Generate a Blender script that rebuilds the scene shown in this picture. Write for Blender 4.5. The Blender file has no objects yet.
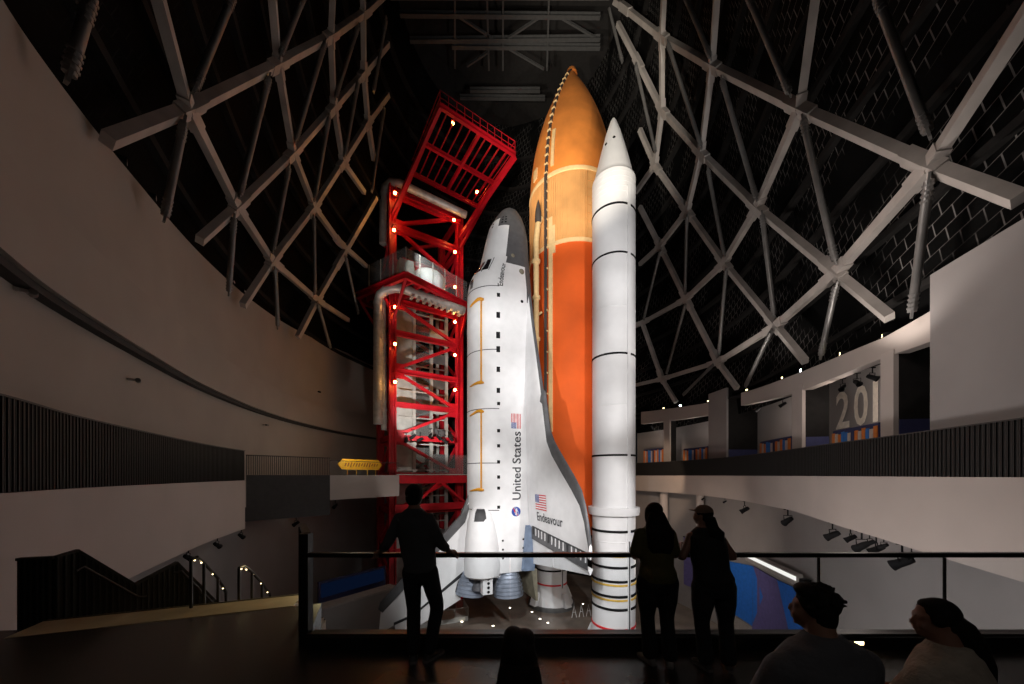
import bpy, bmesh, math, random
from mathutils import Vector, Matrix
random.seed(4)
S = bpy.context.scene
COL = S.collection
PI = math.pi
V = Vector
EYE = 15.9            # eye height above the exhibit floor
DECK = EYE - 1.85     # height of the viewing deck
F = 350.0             # focal length in pixels of the 1024 px wide photograph
CX, CY = 512.0, 475.0 # principal point (shift lens)

# ------------------------------------------------------------------ materials
def new_mat(name):
    m = bpy.data.materials.new(name); m.use_nodes = True
    nt = m.node_tree; nt.nodes.clear()
    out = nt.nodes.new('ShaderNodeOutputMaterial')
    return m, nt, out
def mat(name, col, rough=0.6, metal=0.0, var=0.12, scale=3.0, bump=0.0, spec=0.5, bscale=40.0):
    m, nt, out = new_mat(name)
    b = nt.nodes.new('ShaderNodeBsdfPrincipled')
    nt.links.new(b.outputs[0], out.inputs[0])
    tc = nt.nodes.new('ShaderNodeTexCoord')
    nz = nt.nodes.new('ShaderNodeTexNoise'); nz.inputs['Scale'].default_value = scale; nz.inputs['Detail'].default_value = 4
    nt.links.new(tc.outputs['Object'], nz.inputs['Vector'])
    mr = nt.nodes.new('ShaderNodeMapRange')
    mr.inputs['From Min'].default_value = 0.3; mr.inputs['From Max'].default_value = 0.7
    mr.inputs['To Min'].default_value = 1 - var; mr.inputs['To Max'].default_value = 1 + var
    nt.links.new(nz.outputs['Fac'], mr.inputs['Value'])
    hs = nt.nodes.new('ShaderNodeHueSaturation'); hs.inputs['Color'].default_value = (*col, 1)
    nt.links.new(mr.outputs[0], hs.inputs['Value'])
    nt.links.new(hs.outputs[0], b.inputs['Base Color'])
    b.inputs['Roughness'].default_value = rough; b.inputs['Metallic'].default_value = metal
    b.inputs['Specular IOR Level'].default_value = spec
    if bump:
        n2 = nt.nodes.new('ShaderNodeTexNoise'); n2.inputs['Scale'].default_value = bscale
        nt.links.new(tc.outputs['Object'], n2.inputs['Vector'])
        bp = nt.nodes.new('ShaderNodeBump'); bp.inputs['Strength'].default_value = bump
        bp.inputs['Distance'].default_value = 0.02
        nt.links.new(n2.outputs['Fac'], bp.inputs['Height']); nt.links.new(bp.outputs[0], b.inputs['Normal'])
    return m
def emit(name, col, strength):
    m, nt, out = new_mat(name)
    e = nt.nodes.new('ShaderNodeEmission'); e.inputs[0].default_value = (*col, 1); e.inputs[1].default_value = strength
    nt.links.new(e.outputs[0], out.inputs[0]); return m
def glass_mat(name, tint=(1, 1, 1), refl=1.0, haze=0.0):
    m, nt, out = new_mat(name)
    t = nt.nodes.new('ShaderNodeBsdfTransparent'); t.inputs[0].default_value = (*tint, 1)
    g = nt.nodes.new('ShaderNodeBsdfGlossy'); g.inputs['Roughness'].default_value = 0.02
    g.inputs[0].default_value = (refl, refl, refl, 1)
    f = nt.nodes.new('ShaderNodeFresnel'); f.inputs[0].default_value = 1.35
    mx = nt.nodes.new('ShaderNodeMixShader')
    ge = nt.nodes.new('ShaderNodeNewGeometry'); mi = nt.nodes.new('ShaderNodeMath'); mi.operation = 'SUBTRACT'; mi.inputs[0].default_value = 1
    mu = nt.nodes.new('ShaderNodeMath'); mu.operation = 'MULTIPLY'
    nt.links.new(ge.outputs['Backfacing'], mi.inputs[1]); nt.links.new(mi.outputs[0], mu.inputs[1]); nt.links.new(f.outputs[0], mu.inputs[0])
    nt.links.new(mu.outputs[0], mx.inputs[0]); nt.links.new(t.outputs[0], mx.inputs[1]); nt.links.new(g.outputs[0], mx.inputs[2])
    res = mx
    if haze:
        d = nt.nodes.new('ShaderNodeBsdfDiffuse'); d.inputs[0].default_value = (.8, .82, .82, 1)
        res = nt.nodes.new('ShaderNodeMixShader'); res.inputs[0].default_value = haze
        nt.links.new(mx.outputs[0], res.inputs[1]); nt.links.new(d.outputs[0], res.inputs[2])
    nt.links.new(res.outputs[0], out.inputs[0]); return m

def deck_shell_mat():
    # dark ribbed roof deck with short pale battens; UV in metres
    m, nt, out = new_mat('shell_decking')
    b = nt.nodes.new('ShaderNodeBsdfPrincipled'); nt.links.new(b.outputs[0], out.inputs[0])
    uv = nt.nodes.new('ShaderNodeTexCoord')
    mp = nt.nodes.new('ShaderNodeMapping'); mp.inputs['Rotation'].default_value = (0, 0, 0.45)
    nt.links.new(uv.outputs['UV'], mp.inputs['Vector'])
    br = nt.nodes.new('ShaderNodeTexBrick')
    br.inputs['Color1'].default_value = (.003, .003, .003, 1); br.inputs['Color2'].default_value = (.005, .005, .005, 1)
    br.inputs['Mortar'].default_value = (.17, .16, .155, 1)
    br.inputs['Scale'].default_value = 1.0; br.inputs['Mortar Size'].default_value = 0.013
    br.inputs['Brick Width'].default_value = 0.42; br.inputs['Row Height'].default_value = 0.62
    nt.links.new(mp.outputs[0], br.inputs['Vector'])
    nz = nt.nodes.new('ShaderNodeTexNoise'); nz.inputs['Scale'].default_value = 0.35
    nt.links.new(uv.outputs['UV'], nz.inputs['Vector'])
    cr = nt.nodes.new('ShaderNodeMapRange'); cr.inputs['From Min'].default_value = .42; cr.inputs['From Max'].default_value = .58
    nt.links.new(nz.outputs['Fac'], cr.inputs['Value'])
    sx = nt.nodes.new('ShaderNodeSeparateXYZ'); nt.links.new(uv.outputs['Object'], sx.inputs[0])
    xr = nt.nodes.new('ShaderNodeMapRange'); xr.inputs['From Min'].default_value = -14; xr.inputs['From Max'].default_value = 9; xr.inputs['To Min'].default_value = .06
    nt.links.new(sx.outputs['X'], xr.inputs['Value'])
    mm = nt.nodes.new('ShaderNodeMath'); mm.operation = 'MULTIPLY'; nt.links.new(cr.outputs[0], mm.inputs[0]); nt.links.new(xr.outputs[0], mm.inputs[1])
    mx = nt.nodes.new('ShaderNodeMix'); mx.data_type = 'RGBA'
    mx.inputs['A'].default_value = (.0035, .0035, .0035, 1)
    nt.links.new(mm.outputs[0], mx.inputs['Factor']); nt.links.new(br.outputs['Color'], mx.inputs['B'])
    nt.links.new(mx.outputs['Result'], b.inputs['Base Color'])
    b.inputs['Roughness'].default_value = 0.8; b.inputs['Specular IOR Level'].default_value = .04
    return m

M = {}
M['white_tile'] = mat('white_tile', (.78, .78, .79), .55, var=.05, scale=1.2, bump=.05, bscale=8)
M['grey_tile'] = mat('grey_tile', (.09, .09, .095), .6, var=.15, scale=2)
M['black_tile'] = mat('black_tile', (.03, .03, .033), .6)
M['rcc'] = mat('carbon_edge', (.10, .10, .105), .5, var=.2, scale=1.5)
M['srb_white'] = mat('booster_white', (.80, .80, .81), .5, var=.04, scale=.8)
M['black'] = mat('matte_black', (.010, .010, .011), .7, spec=.15)
M['ink'] = mat('dark_lettering', (.03, .03, .035), .6)
M['yellow_band'] = mat('yellow_band', (.75, .48, .08), .5)
M['red_band'] = mat('red_band', (.7, .02, .03), .5)
M['foam_lox'] = mat('foam_ochre', (.70, .225, .035), .8, var=.16, scale=.5, bump=.2, bscale=5)
M['foam_inter'] = mat('foam_tan', (.70, .36, .12), .8, var=.08, scale=.8)
M['foam_lh2'] = mat('foam_orange', (.74, .105, .006), .8, var=.08, scale=.5, bump=.15, bscale=5)
M['cream'] = mat('cream_foam', (.80, .55, .26), .7, var=.08)
M['tray'] = mat('dark_tray', (.06, .05, .045), .6)
M['gold'] = mat('amber_rod', (.75, .33, .02), .45)
M['bell'] = mat('nozzle_blue_grey', (.30, .34, .42), .4, .3, var=.15, scale=2)
M['dark_bell'] = mat('nozzle_inside', (.08, .08, .09), .5)
M['elevon_blue'] = mat('blue_grey_tile', (.19, .25, .36), .55, var=.2, scale=1.5)
M['olive'] = mat('weathered_flap', (.20, .18, .13), .6, var=.3, scale=2)
M['blue'] = mat('emblem_blue', (.02, .06, .32), .5)
M['red'] = mat('flag_red', (.6, .02, .03), .5)
M['white'] = mat('plain_white', (.8, .8, .8), .5)
M['window'] = mat('dark_glazing', (.01, .01, .012), .1)
M['tower_red'] = mat('tower_red', (.50, .006, .016), .42, var=.15, scale=1.0)
M['tower_pale'] = mat('pale_steel', (.42, .41, .38), .5, var=.2, scale=1.2)
M['duct'] = mat('galvanised_duct', (.50, .48, .45), .45, .3, var=.2, scale=2)
M['core_dark'] = mat('core_grey', (.10, .10, .10), .6, var=.3, scale=1)
M['girder'] = mat('girder_grey', (.42, .385, .36), .5, .1, var=.18, scale=.8)
M['strut'] = mat('strut_grey', (.20, .195, .19), .4, .5, var=.2, scale=1)
M['roofsteel'] = mat('roof_steel', (.07, .07, .07), .5, .3)
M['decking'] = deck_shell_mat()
M['wall_paint'] = mat('wall_paint', (.33, .285, .25), .75, var=.06, scale=.4, bump=.03, bscale=3)
M['wall_dark'] = mat('ledge_painted_shade', (.03, .028, .026), .8)
M['fascia'] = mat('pale_plaster', (.44, .385, .355), .75, var=.06, scale=.35, bump=.03, bscale=3)
M['grey_wall'] = mat('grey_plaster', (.27, .25, .245), .75, var=.07, scale=.4)
M['slat'] = mat('black_slat', (.008, .0075, .007), .5, var=.2)
M['slat_edge'] = mat('slat_edge', (.04, .038, .036), .5, .1)
M['gal_dark'] = mat('gallery_charcoal', (.016, .015, .0145), .8, spec=.1)
M['box_charcoal'] = mat('box_charcoal', (.045, .043, .042), .7)
M['navy'] = mat('navy_panel', (.03, .035, .11), .6)
M['floor_lo'] = mat('exhibit_floor', (.25, .205, .17), .2, var=.25, scale=.4, bump=.02, bscale=6)
M['floor_hi'] = mat('deck_floor', (.035, .03, .027), .26, var=.3, scale=1.5, bump=.03, bscale=12)
M['kerb'] = mat('dark_kerb', (.035, .032, .03), .3, .4)
M['rail'] = mat('dark_rail', (.025, .023, .022), .35, .5)
M['tread'] = mat('stair_stone', (.38, .31, .2), .6, var=.12, scale=4)
M['glass'] = glass_mat('balustrade_glass', (.93, .95, .96), .6)
M['tglass'] = glass_mat('platform_glass', (.92, .95, .95), .8, .06)
M['amber'] = emit('amber_lamp', (1.0, .42, .08), 70)
M['warm_led'] = emit('warm_led', (1.0, .78, .4), 6)
M['floor_led'] = emit('floor_light', (1.0, .86, .66), 14)
M['cool_lamp'] = emit('cool_lamp', (.9, .95, 1.0), 40)
M['strip_led'] = emit('white_strip_light', (1.0, .95, .88), 1.1)
M['blue_screen'] = emit('blue_screen', (.02, .05, .16), .1)
M['mural_blue'] = mat('mural_blue', (.02, .16, .62), .6)
M['mural_purple'] = mat('mural_purple', (.12, .10, .27), .6)
M['mural_grey'] = mat('mural_grey', (.33, .30, .28), .6)
M['yellow'] = mat('yellow_sign', (.85, .45, .01), .5)
M['brown'] = mat('brown_mark', (.28, .07, .01), .6)
M['orange_strip'] = mat('orange_board', (.75, .22, .04), .5)
M['blue_strip'] = mat('blue_board', (.04, .2, .6), .5)
M['white_strip'] = mat('pale_board', (.6, .5, .45), .5)
M['sign_cream'] = mat('cream_numerals', (.85, .78, .68), .6)
M['skin'] = mat('skin', (.27, .14, .09), .55, var=.06, scale=6)
M['skin2'] = mat('skin_warm', (.26, .13, .085), .55, var=.06, scale=6)
M['hair'] = mat('dark_hair', (.010, .008, .007), .75, var=.3, scale=30, spec=.2)
M['shirt_dk'] = mat('charcoal_shirt', (.06, .06, .064), .85, var=.1, scale=10, bump=.3)
M['jeans'] = mat('black_jeans', (.016, .016, .02), .85, bump=.2)
M['shoe'] = mat('shoe_pale', (.22, .20, .19), .6)
M['shoe_dk'] = mat('shoe_dark', (.05, .045, .045), .6)
M['olive_top'] = mat('olive_top', (.085, .075, .02), .85, bump=.3)
M['black_cloth'] = mat('black_cloth', (.014, .013, .014), .85, bump=.2)
M['grey_tee'] = mat('grey_tee', (.10, .10, .11), .85, var=.1, scale=8, bump=.3)
M['cream_blouse'] = mat('cream_blouse', (.42, .36, .29), .85, var=.14, scale=14, bump=.6)
M['cap'] = mat('tan_cap', (.20, .13, .09), .8)
M['bench'] = mat('bench_wood', (.05, .04, .035), .5)

# ------------------------------------------------------------------ mesh builder
def world_origin(o):
    p = V((0, 0, 0))
    while o is not None:
        p += o.location; o = o.parent
    return p
def setp(o, label=None, cat=None, group=None, kind=None):
    if label: o['label'] = label
    if cat: o['category'] = cat
    if group: o['group'] = group
    if kind: o['kind'] = kind
    return o
def thing(name, loc, label, cat, group=None, kind=None):
    o = bpy.data.objects.new(name, None); o.empty_display_size = .3
    o.location = loc; COL.objects.link(o)
    return setp(o, label, cat, group, kind)

class MB:
    def __init__(self): self.v = []; self.f = []; self.mi = []; self.m = 0; self.sm = []; self.smooth = True; self.uv = None
    def add(self, vs, fs):
        b = len(self.v); self.v += [V(x) for x in vs]
        for f in fs:
            self.f.append([b + i for i in f]); self.mi.append(self.m); self.sm.append(self.smooth)
    def flat(self): self.smooth = False; return self
    def hexa(self, p):   # 8 points: bottom 4 ccw, top 4 ccw
        s = self.smooth; self.smooth = False
        self.add(p, [(3, 2, 1, 0), (4, 5, 6, 7), (0, 1, 5, 4), (1, 2, 6, 5), (2, 3, 7, 6), (3, 0, 4, 7)])
        self.smooth = s; return self
    def box(self, c, sx, sy, sz, ax=None, ay=None, az=None):
        c = V(c); ax = V(ax or (1, 0, 0)) * sx / 2; ay = V(ay or (0, 1, 0)) * sy / 2; az = V(az or (0, 0, 1)) * sz / 2
        return self.hexa([c - ax - ay - az, c + ax - ay - az, c + ax + ay - az, c - ax + ay - az,
                          c - ax - ay + az, c + ax - ay + az, c + ax + ay + az, c - ax + ay + az])
    def beam(self, a, b, w, h, up=(0, 0, 1)):
        a, b = V(a), V(b); d = (b - a)
        if d.length < 1e-6: return self
        d.normalize(); up = V(up)
        x = d.cross(up)
        if x.length < 1e-3: x = d.cross(V((1, 0, 0)))
        x.normalize(); y = x.cross(d); x *= w / 2; y *= h / 2
        return self.hexa([a - x - y, a + x - y, b + x - y, b - x - y, a - x + y, a + x + y, b + x + y, b - x + y])
    def ibeam(self, a, b, w, h, t, up):
        a, b = V(a), V(b); up = V(up).normalized(); o = up * (h / 2 - t / 2)
        self.beam(a + o, b + o, w, t, up); self.beam(a - o, b - o, w, t, up); self.beam(a, b, t, h - 2 * t, up); return self
    def tube(self, pts, r, n=10, cap=True):
        pts = [V(p) for p in pts]; k = len(pts)
        rr = r if isinstance(r, (list, tuple)) else [r] * k
        vs = []; x = None
        for i, p in enumerate(pts):
            d = (pts[min(i + 1, k - 1)] - pts[max(i - 1, 0)]).normalized()
            if x is None:
                x = d.cross(V((0, 0, 1)))
                if x.length < 1e-3: x = d.cross(V((1, 0, 0)))
            x = (x - d * x.dot(d)).normalized(); y = d.cross(x)
            for j in range(n):
                a = 2 * PI * j / n; vs.append(p + (x * math.cos(a) + y * math.sin(a)) * rr[i])
        fs = [(i * n + j, i * n + (j + 1) % n, (i + 1) * n + (j + 1) % n, (i + 1) * n + j) for i in range(k - 1) for j in range(n)]
        self.add(vs, fs)
        if cap:
            s = self.smooth; self.smooth = False
            self.add(vs[:n], [tuple(range(n))[::-1]]); self.add(vs[-n:], [tuple(range(n))]); self.smooth = s
        return self
    def lathe(self, prof, c, n=48, axis=(0, 0, 1), a0=0, a1=2 * PI, ref=None):
        c = V(c); az = V(axis).normalized(); ax = V(ref) if ref else az.cross(V((0, 1, 0)))
        if ax.length < 1e-3: ax = V((1, 0, 0))
        ax = (ax - az * ax.dot(az)).normalized(); ay = az.cross(ax)
        full = abs(a1 - a0 - 2 * PI) < 1e-6; m = n if full else n + 1
        vs = [c + az * z + (ax * math.cos(a0 + (a1 - a0) * j / n) + ay * math.sin(a0 + (a1 - a0) * j / n)) * r for r, z in prof for j in range(m)]
        fs = [(i * m + j, i * m + (j + 1) % m, (i + 1) * m + (j + 1) % m, (i + 1) * m + j) for i in range(len(prof) - 1) for j in range(n)]
        self.add(vs, fs); return self
    def grid(self, P):   # P[i][j] points
        n = len(P[0])
        self.add([p for r in P for p in r], [(i * n + j, i * n + j + 1, (i + 1) * n + j + 1, (i + 1) * n + j) for i in range(len(P) - 1) for j in range(n - 1)])
        return self
    def poly(self, pts, nrm, t):   # flat polygon with thickness t along -nrm
        pts = [V(p) for p in pts]; o = V(nrm).normalized() * t; k = len(pts); s = self.smooth; self.smooth = False
        self.add(pts + [p - o for p in pts], [tuple(range(k)), tuple(range(k, 2 * k))[::-1]] + [(i, k + i, k + (i + 1) % k, (i + 1) % k) for i in range(k)])
        self.smooth = s; return self
    def ball(self, c, r, n=12, m=8):
        c = V(c); r = V(r) if not isinstance(r, (int, float)) else V((r, r, r))
        P = [[c + V((r.x * math.sin(PI * i / m) * math.cos(2 * PI * j / n), r.y * math.sin(PI * i / m) * math.sin(2 * PI * j / n), r.z * math.cos(PI * i / m))) for j in range(n + 1)] for i in range(m + 1)]
        return self.grid(P)
    def build(self, name, mats, parent=None, merge=True):
        me = bpy.data.meshes.new(name)
        if parent is not None: org = world_origin(parent)
        else:
            lo = V((min(p.x for p in self.v), min(p.y for p in self.v), min(p.z for p in self.v)))
            hi = V((max(p.x for p in self.v), max(p.y for p in self.v), 0))
            org = V(((lo.x + hi.x) / 2, (lo.y + hi.y) / 2, lo.z))
        me.from_pydata([p - org for p in self.v], [], self.f)
        for k in (mats if isinstance(mats, (list, tuple)) else [mats]): me.materials.append(M[k] if isinstance(k, str) else k)
        me.polygons.foreach_set('material_index', self.mi); me.polygons.foreach_set('use_smooth', self.sm)
        if self.uv is not None:
            u = me.uv_layers.new(name='UVMap')
            for lp in me.loops: u.data[lp.index].uv = self.uv[lp.vertex_index]
        elif merge:
            bm = bmesh.new(); bm.from_mesh(me); bmesh.ops.remove_doubles(bm, verts=bm.verts, dist=1e-5)
            bmesh.ops.recalc_face_normals(bm, faces=bm.faces); bm.to_mesh(me); bm.free()
        me.update()
        if any(self.sm): me.set_sharp_from_angle(angle=.62)
        o = bpy.data.objects.new(name, me); COL.objects.link(o)
        if parent is not None: o.parent = parent
        else: o.location = org
        return o

def lerp(a, b, t): return a + (b - a) * t
def interp(x, xs, ys):
    if x <= xs[0]: return ys[0]
    for i in range(len(xs) - 1):
        if x <= xs[i + 1]: return lerp(ys[i], ys[i + 1], (x - xs[i]) / (xs[i + 1] - xs[i]))
    return ys[-1]
def catmull(pts, n):
    out = []; k = len(pts); pts = [V(p) for p in pts]
    for i in range(k - 1):
        p0, p1, p2, p3 = pts[max(i - 1, 0)], pts[i], pts[i + 1], pts[min(i + 2, k - 1)]
        for j in range(n):
            t = j / n
            out.append(.5 * ((2 * p1) + (p2 - p0) * t + (2 * p0 - 5 * p1 + 4 * p2 - p3) * t * t + (3 * p1 - p0 - 3 * p2 + p3) * t ** 3))
    out.append(pts[-1]); return out
def copy_tree(o, loc, parent=None):
    c = o.copy(); COL.objects.link(c)
    if parent is None: c.location = loc
    else: c.parent = parent
    for ch in list(o.children): copy_tree(ch, None, c)
    return c
def text_mesh(body, size, fn, name, m, parent, fit=None, bold=.012, gap=1.0):
    cu = bpy.data.curves.new('lettering', 'FONT'); cu.body = body; cu.size = size; cu.resolution_u = 3; cu.offset = bold; cu.space_character = gap
    ob = bpy.data.objects.new('lettering_tmp', cu); COL.objects.link(ob)
    dg = bpy.context.evaluated_depsgraph_get(); me = bpy.data.meshes.new_from_object(ob.evaluated_get(dg))
    bpy.data.objects.remove(ob); bpy.data.curves.remove(cu)
    xs = [v.co.x for v in me.vertices]; x0, w = min(xs), max(xs) - min(xs)
    k = (fit / w) if fit else 1
    mb = MB(); mb.smooth = False
    mb.add([fn((v.co.x - x0) * k, v.co.y) for v in me.vertices], [tuple(p.vertices) for p in me.polygons])
    bpy.data.meshes.remove(me)
    return mb.build(name, m, parent, merge=False)

# ------------------------------------------------------------------ site survey: plan of the hall
LEFT = catmull([(-6.5, -4, 0), (-7.6, 0, 0), (-8.9, 4, 0), (-10.3, 7, 0), (-12.1, 9.8, 0), (-14.3, 14.2, 0), (-16.8, 20, 0), (-18.8, 27, 0),
                (-19.6, 34, 0), (-19, 42, 0), (-16, 50, 0), (-10, 56, 0), (0, 58.5, 0)], 12)
RIGHT = catmull([(11.5, -4, 0), (12.6, 2, 0), (13.6, 6, 0), (14.6, 10, 0), (15.2, 12.4, 0), (15.9, 15.1, 0), (16.5, 17.8, 0), (17.8, 22.5, 0),
                 (19.6, 30, 0), (19.8, 36, 0), (18.6, 43, 0), (16, 49, 0), (10, 55, 0), (0, 58.5, 0)], 12)
def offset(curve, d, side):
    out = []
    for i, p in enumerate(curve):
        t = (curve[min(i + 1, len(curve) - 1)] - curve[max(i - 1, 0)]).normalized()
        n = V((-t.y, t.x, 0)) if side == 'L' else V((t.y, -t.x, 0))
        out.append(p + n * d)
    return out
def hit(px, curve):      # where the sight line through photo column px meets a plan curve
    k = (px - CX) / F; best = None
    for a, b in zip(curve, curve[1:]):
        fa, fb = a.x - k * a.y, b.x - k * b.y
        if fa * fb <= 0 and fa != fb and min(a.y, b.y) > .5:
            p = a.lerp(b, fa / (fa - fb)); best = p if best is None else best
    return best
def zat(py, D): return EYE + (CY - py) * D / F
def at(px, py, D): return V(((px - CX) / F * D, D, zat(py, D)))
C0 = V((0, 34, 0))
POL = sorted([(math.atan2(p.y - C0.y, p.x - C0.x), (p - C0).length) for p in LEFT + RIGHT])
PA = [a for a, r in POL]; PR = [r for a, r in POL]
PA = [PA[-1] - 2 * PI] + PA + [PA[0] + 2 * PI]; PR = [PR[-1]] + PR + [PR[0]]
def shell_scale(h): return 1.07 - .51 * (max(h - 5, 0) / 41) ** 1.25
def shell_pt(a, h, inset=0):
    r = interp(a, PA, PR) * shell_scale(h) - inset
    return V((C0.x + r * math.cos(a), C0.y + r * math.sin(a), EYE + h))
def to_shell(px, py, inset=0.0):
    k, q = (px - CX) / F, (CY - py) / F
    lo = None; D = 3.0
    while D < 70:
        x, y, h = k * D, D, q * D; dx, dy = x - C0.x, y - C0.y
        r = math.hypot(dx, dy); R = interp(math.atan2(dy, dx), PA, PR) * shell_scale(h) - inset
        if r > R and D > 5: break
        D += .05
    return V((k * D, D, EYE + q * D))
def inward(p): return (V((C0.x, C0.y, p.z - 4)) - p).normalized()


# ------------------------------------------------------------------ the setting
def sub(curve, y0=None, y1=None, x_neg=None):
    return [p for p in curve if (y0 is None or p.y >= y0) and (y1 is None or p.y <= y1)]
def wall_strip(mb, pts, z0, z1, th, side):
    """solid wall along plan points; inner face on the points, thickness outward"""
    z0 = z0 if callable(z0) else (lambda p, z=z0: z); z1 = z1 if callable(z1) else (lambda p, z=z1: z)
    outp = offset(pts, th, side)
    I0 = [V((p.x, p.y, z0(p))) for p in pts]; I1 = [V((p.x, p.y, z1(p))) for p in pts]
    O0 = [V((q.x, q.y, z0(p))) for p, q in zip(pts, outp)]; O1 = [V((q.x, q.y, z1(p))) for p, q in zip(pts, outp)]
    for A, B in ((I0, I1), (I1, O1), (O1, O0), (O0, I0)): mb.grid([A, B])
    s = mb.smooth; mb.smooth = False
    mb.add([I0[0], I1[0], O1[0], O0[0]], [(0, 1, 2, 3)]); mb.add([I0[-1], I1[-1], O1[-1], O0[-1]], [(3, 2, 1, 0)]); mb.smooth = s
    return mb
def struct(name, mb, mats, label, cat='wall'):
    o = mb.build(name, mats); return setp(o, label, cat, None, 'structure')
def nodup(mb):
    return mb

# exhibit floor
mb = MB().flat()
ring = [p for p in offset(LEFT, 5, 'L')] + [p for p in reversed(offset(RIGHT, 5, 'R'))]
mb.poly([V((p.x, p.y, 0)) for p in ring], (0, 0, 1), .3)
struct('floor', mb, 'floor_lo', 'dark polished floor of the exhibit pit beneath the rocket stack', 'floor')

def ltop(D): return EYE + interp(D, [0, 8, 11.5, 18, 30, 45, 58], [11.2, 11.3, 11.6, 12.3, 13.4, 15, 15])
LW = offset(LEFT, .9, 'L'); LWs = sub(LW, -3, 57)
mb = MB(); wall_strip(mb, LWs, DECK - .5, EYE + 5.1, .4, 'L')
struct('wall_left', mb, 'wall_paint', 'lower band of the big curved wall on the left, below the dark shade strip')
LW2 = sub(offset(LEFT, .42, 'L'), -3, 57)
mb = MB(); wall_strip(mb, LW2, EYE + 5.0, EYE + 7.25, .8, 'L')
struct('wall_left_middle', mb, 'wall_paint', 'middle band of the curved left wall overhanging the dark shade strip')
LW3 = sub(offset(LEFT, .8, 'L'), -3, 57)
mb = MB(); wall_strip(mb, LW3, EYE + 7.25, lambda p: ltop(p.y), .8, 'L')
struct('wall_left_upper', mb, 'wall_paint', 'upper band of the curved left wall reaching the steel roof')
mb = MB(); wall_strip(mb, sub(offset(LEFT, .56, 'L'), -3, 57), EYE + 4.78, EYE + 4.99, .5, 'L')  # dark colour of this strip paints the shade under the overhanging band
struct('trim_1', mb, 'wall_dark', 'thin dark strip painted as shade under the overhang along the curved left wall', 'ledge')

# slatted balcony bands (ribs are one continuous surface pattern)
def slat_band(mb, pts, z0, z1, step, side):
    L = 0; marks = []
    for a, b in zip(pts, pts[1:]):
        d = (b - a); n = d.length
        while L < n:
            marks.append((a + d * (L / n), d.normalized())); L += step
        L -= n
    mb.m = 0; wall_strip(mb, pts, z0, z1, .12, side)
    for p, t in marks:
        n = V((t.y, -t.x, 0)) if side == 'L' else V((-t.y, t.x, 0))
        w = step * .38
        c = p + n * .05
        c = p + n * .005; mb.m = 0; mb.box(c + V((0, 0, (z0 + z1) / 2)), w, .05, z1 - z0, t, n)
        mb.m = 1; mb.box(c + n * .027 + t * (w * .35) + V((0, 0, (z0 + z1) / 2)), w * .22, .012, z1 - z0, t, n)
    mb.m = 1
    wall_strip(mb, offset(pts, -.05, side), z1, z1 + .04, .2, side)
hl = hit(244.5, LEFT)
LB = [p for p in LEFT if p.y < hl.y and p.y > 1] + [hl]
mb = MB(); slat_band(mb, LB, EYE - .36, EYE + 1.6, .16, 'L')
struct('trim_2', mb, ['slat', 'slat_edge'], 'black slatted balcony guard along the left wall', 'balcony guard')
RB = [p for p in RIGHT if 1 < p.y < 52]
mb = MB(); slat_band(mb, RB, EYE - .06, EYE + 1.6, .16, 'R')
struct('trim_3', mb, ['slat', 'slat_edge'], 'black slatted balcony guard sweeping along the right side', 'balcony guard')

# balcony fascias
mb = MB(); wall_strip(mb, offset(LB, -.03, 'L'), EYE - 3.6, EYE - .37, .9, 'L')
struct('wall_left_fascia', mb, 'fascia', 'pale plaster fascia below the slatted guard on the left')
def rbot(p): return EYE - interp(p.y, [2, 10, 13.5, 21.7, 40], [3.3, 3.05, 2.85, 2.25, 2.1])
mb = MB(); wall_strip(mb, offset(RB, -.03, 'R'), rbot, EYE - .07, .9, 'R')
struct('wall_right_fascia', mb, 'fascia', 'pale plaster fascia below the slatted guard on the right')
# lower walls down to the pit
mb = MB(); wall_strip(mb, sub(offset(LEFT, 2.2, 'L'), 0, 56), 0, EYE - 1.5, .4, 'L')
struct('wall_left_lower', mb, 'grey_wall', 'grey lower wall of the pit under the left balcony')
mb = MB(); wall_strip(mb, sub(offset(RIGHT, 2.2, 'R'), 0, 56), 0, EYE - 1.0, .4, 'R')
struct('wall_right_lower', mb, 'grey_wall', 'grey lower wall of the pit under the right balcony')
# balcony floors (tops)
for nm, cv, sd, z, lab in (('trim_4', LB, 'L', EYE - .5, 'left'), ('trim_5', RB, 'R', EYE - .2, 'right')):
    mb = MB().flat(); q = offset(cv, 5.5 if sd == 'R' else 1.3, sd)
    for i in range(len(cv) - 1):
        z1 = V((0, 0, z)); z0 = V((0, 0, z - .3))
        mb.hexa([cv[i] + z0, cv[i + 1] + z0, q[i + 1] + z0, q[i] + z0, cv[i] + z1, cv[i + 1] + z1, q[i + 1] + z1, q[i] + z1])
    struct(nm, mb, 'gal_dark', 'dark floor slab of the %s balcony' % lab, 'balcony floor')
# far wall behind the stack
mb = MB(); far = [p for p in offset(LEFT, .9, 'L') if p.y > 54] + [p for p in reversed(offset(RIGHT, .9, 'R')) if p.y > 49]
mb.grid([[V((p.x, p.y, 0)) for p in far], [V((p.x, p.y, EYE + 14)) for p in far]])
struct('wall_back', mb, 'gal_dark', 'dark far wall behind the rocket stack')
mb = MB(); wall_strip(mb, [V((x, -4, 0)) for x in (-9, 0, 13)], DECK, EYE + 12, .3, 'R')
struct('wall_front', mb, 'gal_dark', 'dark wall behind the spectators')

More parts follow.
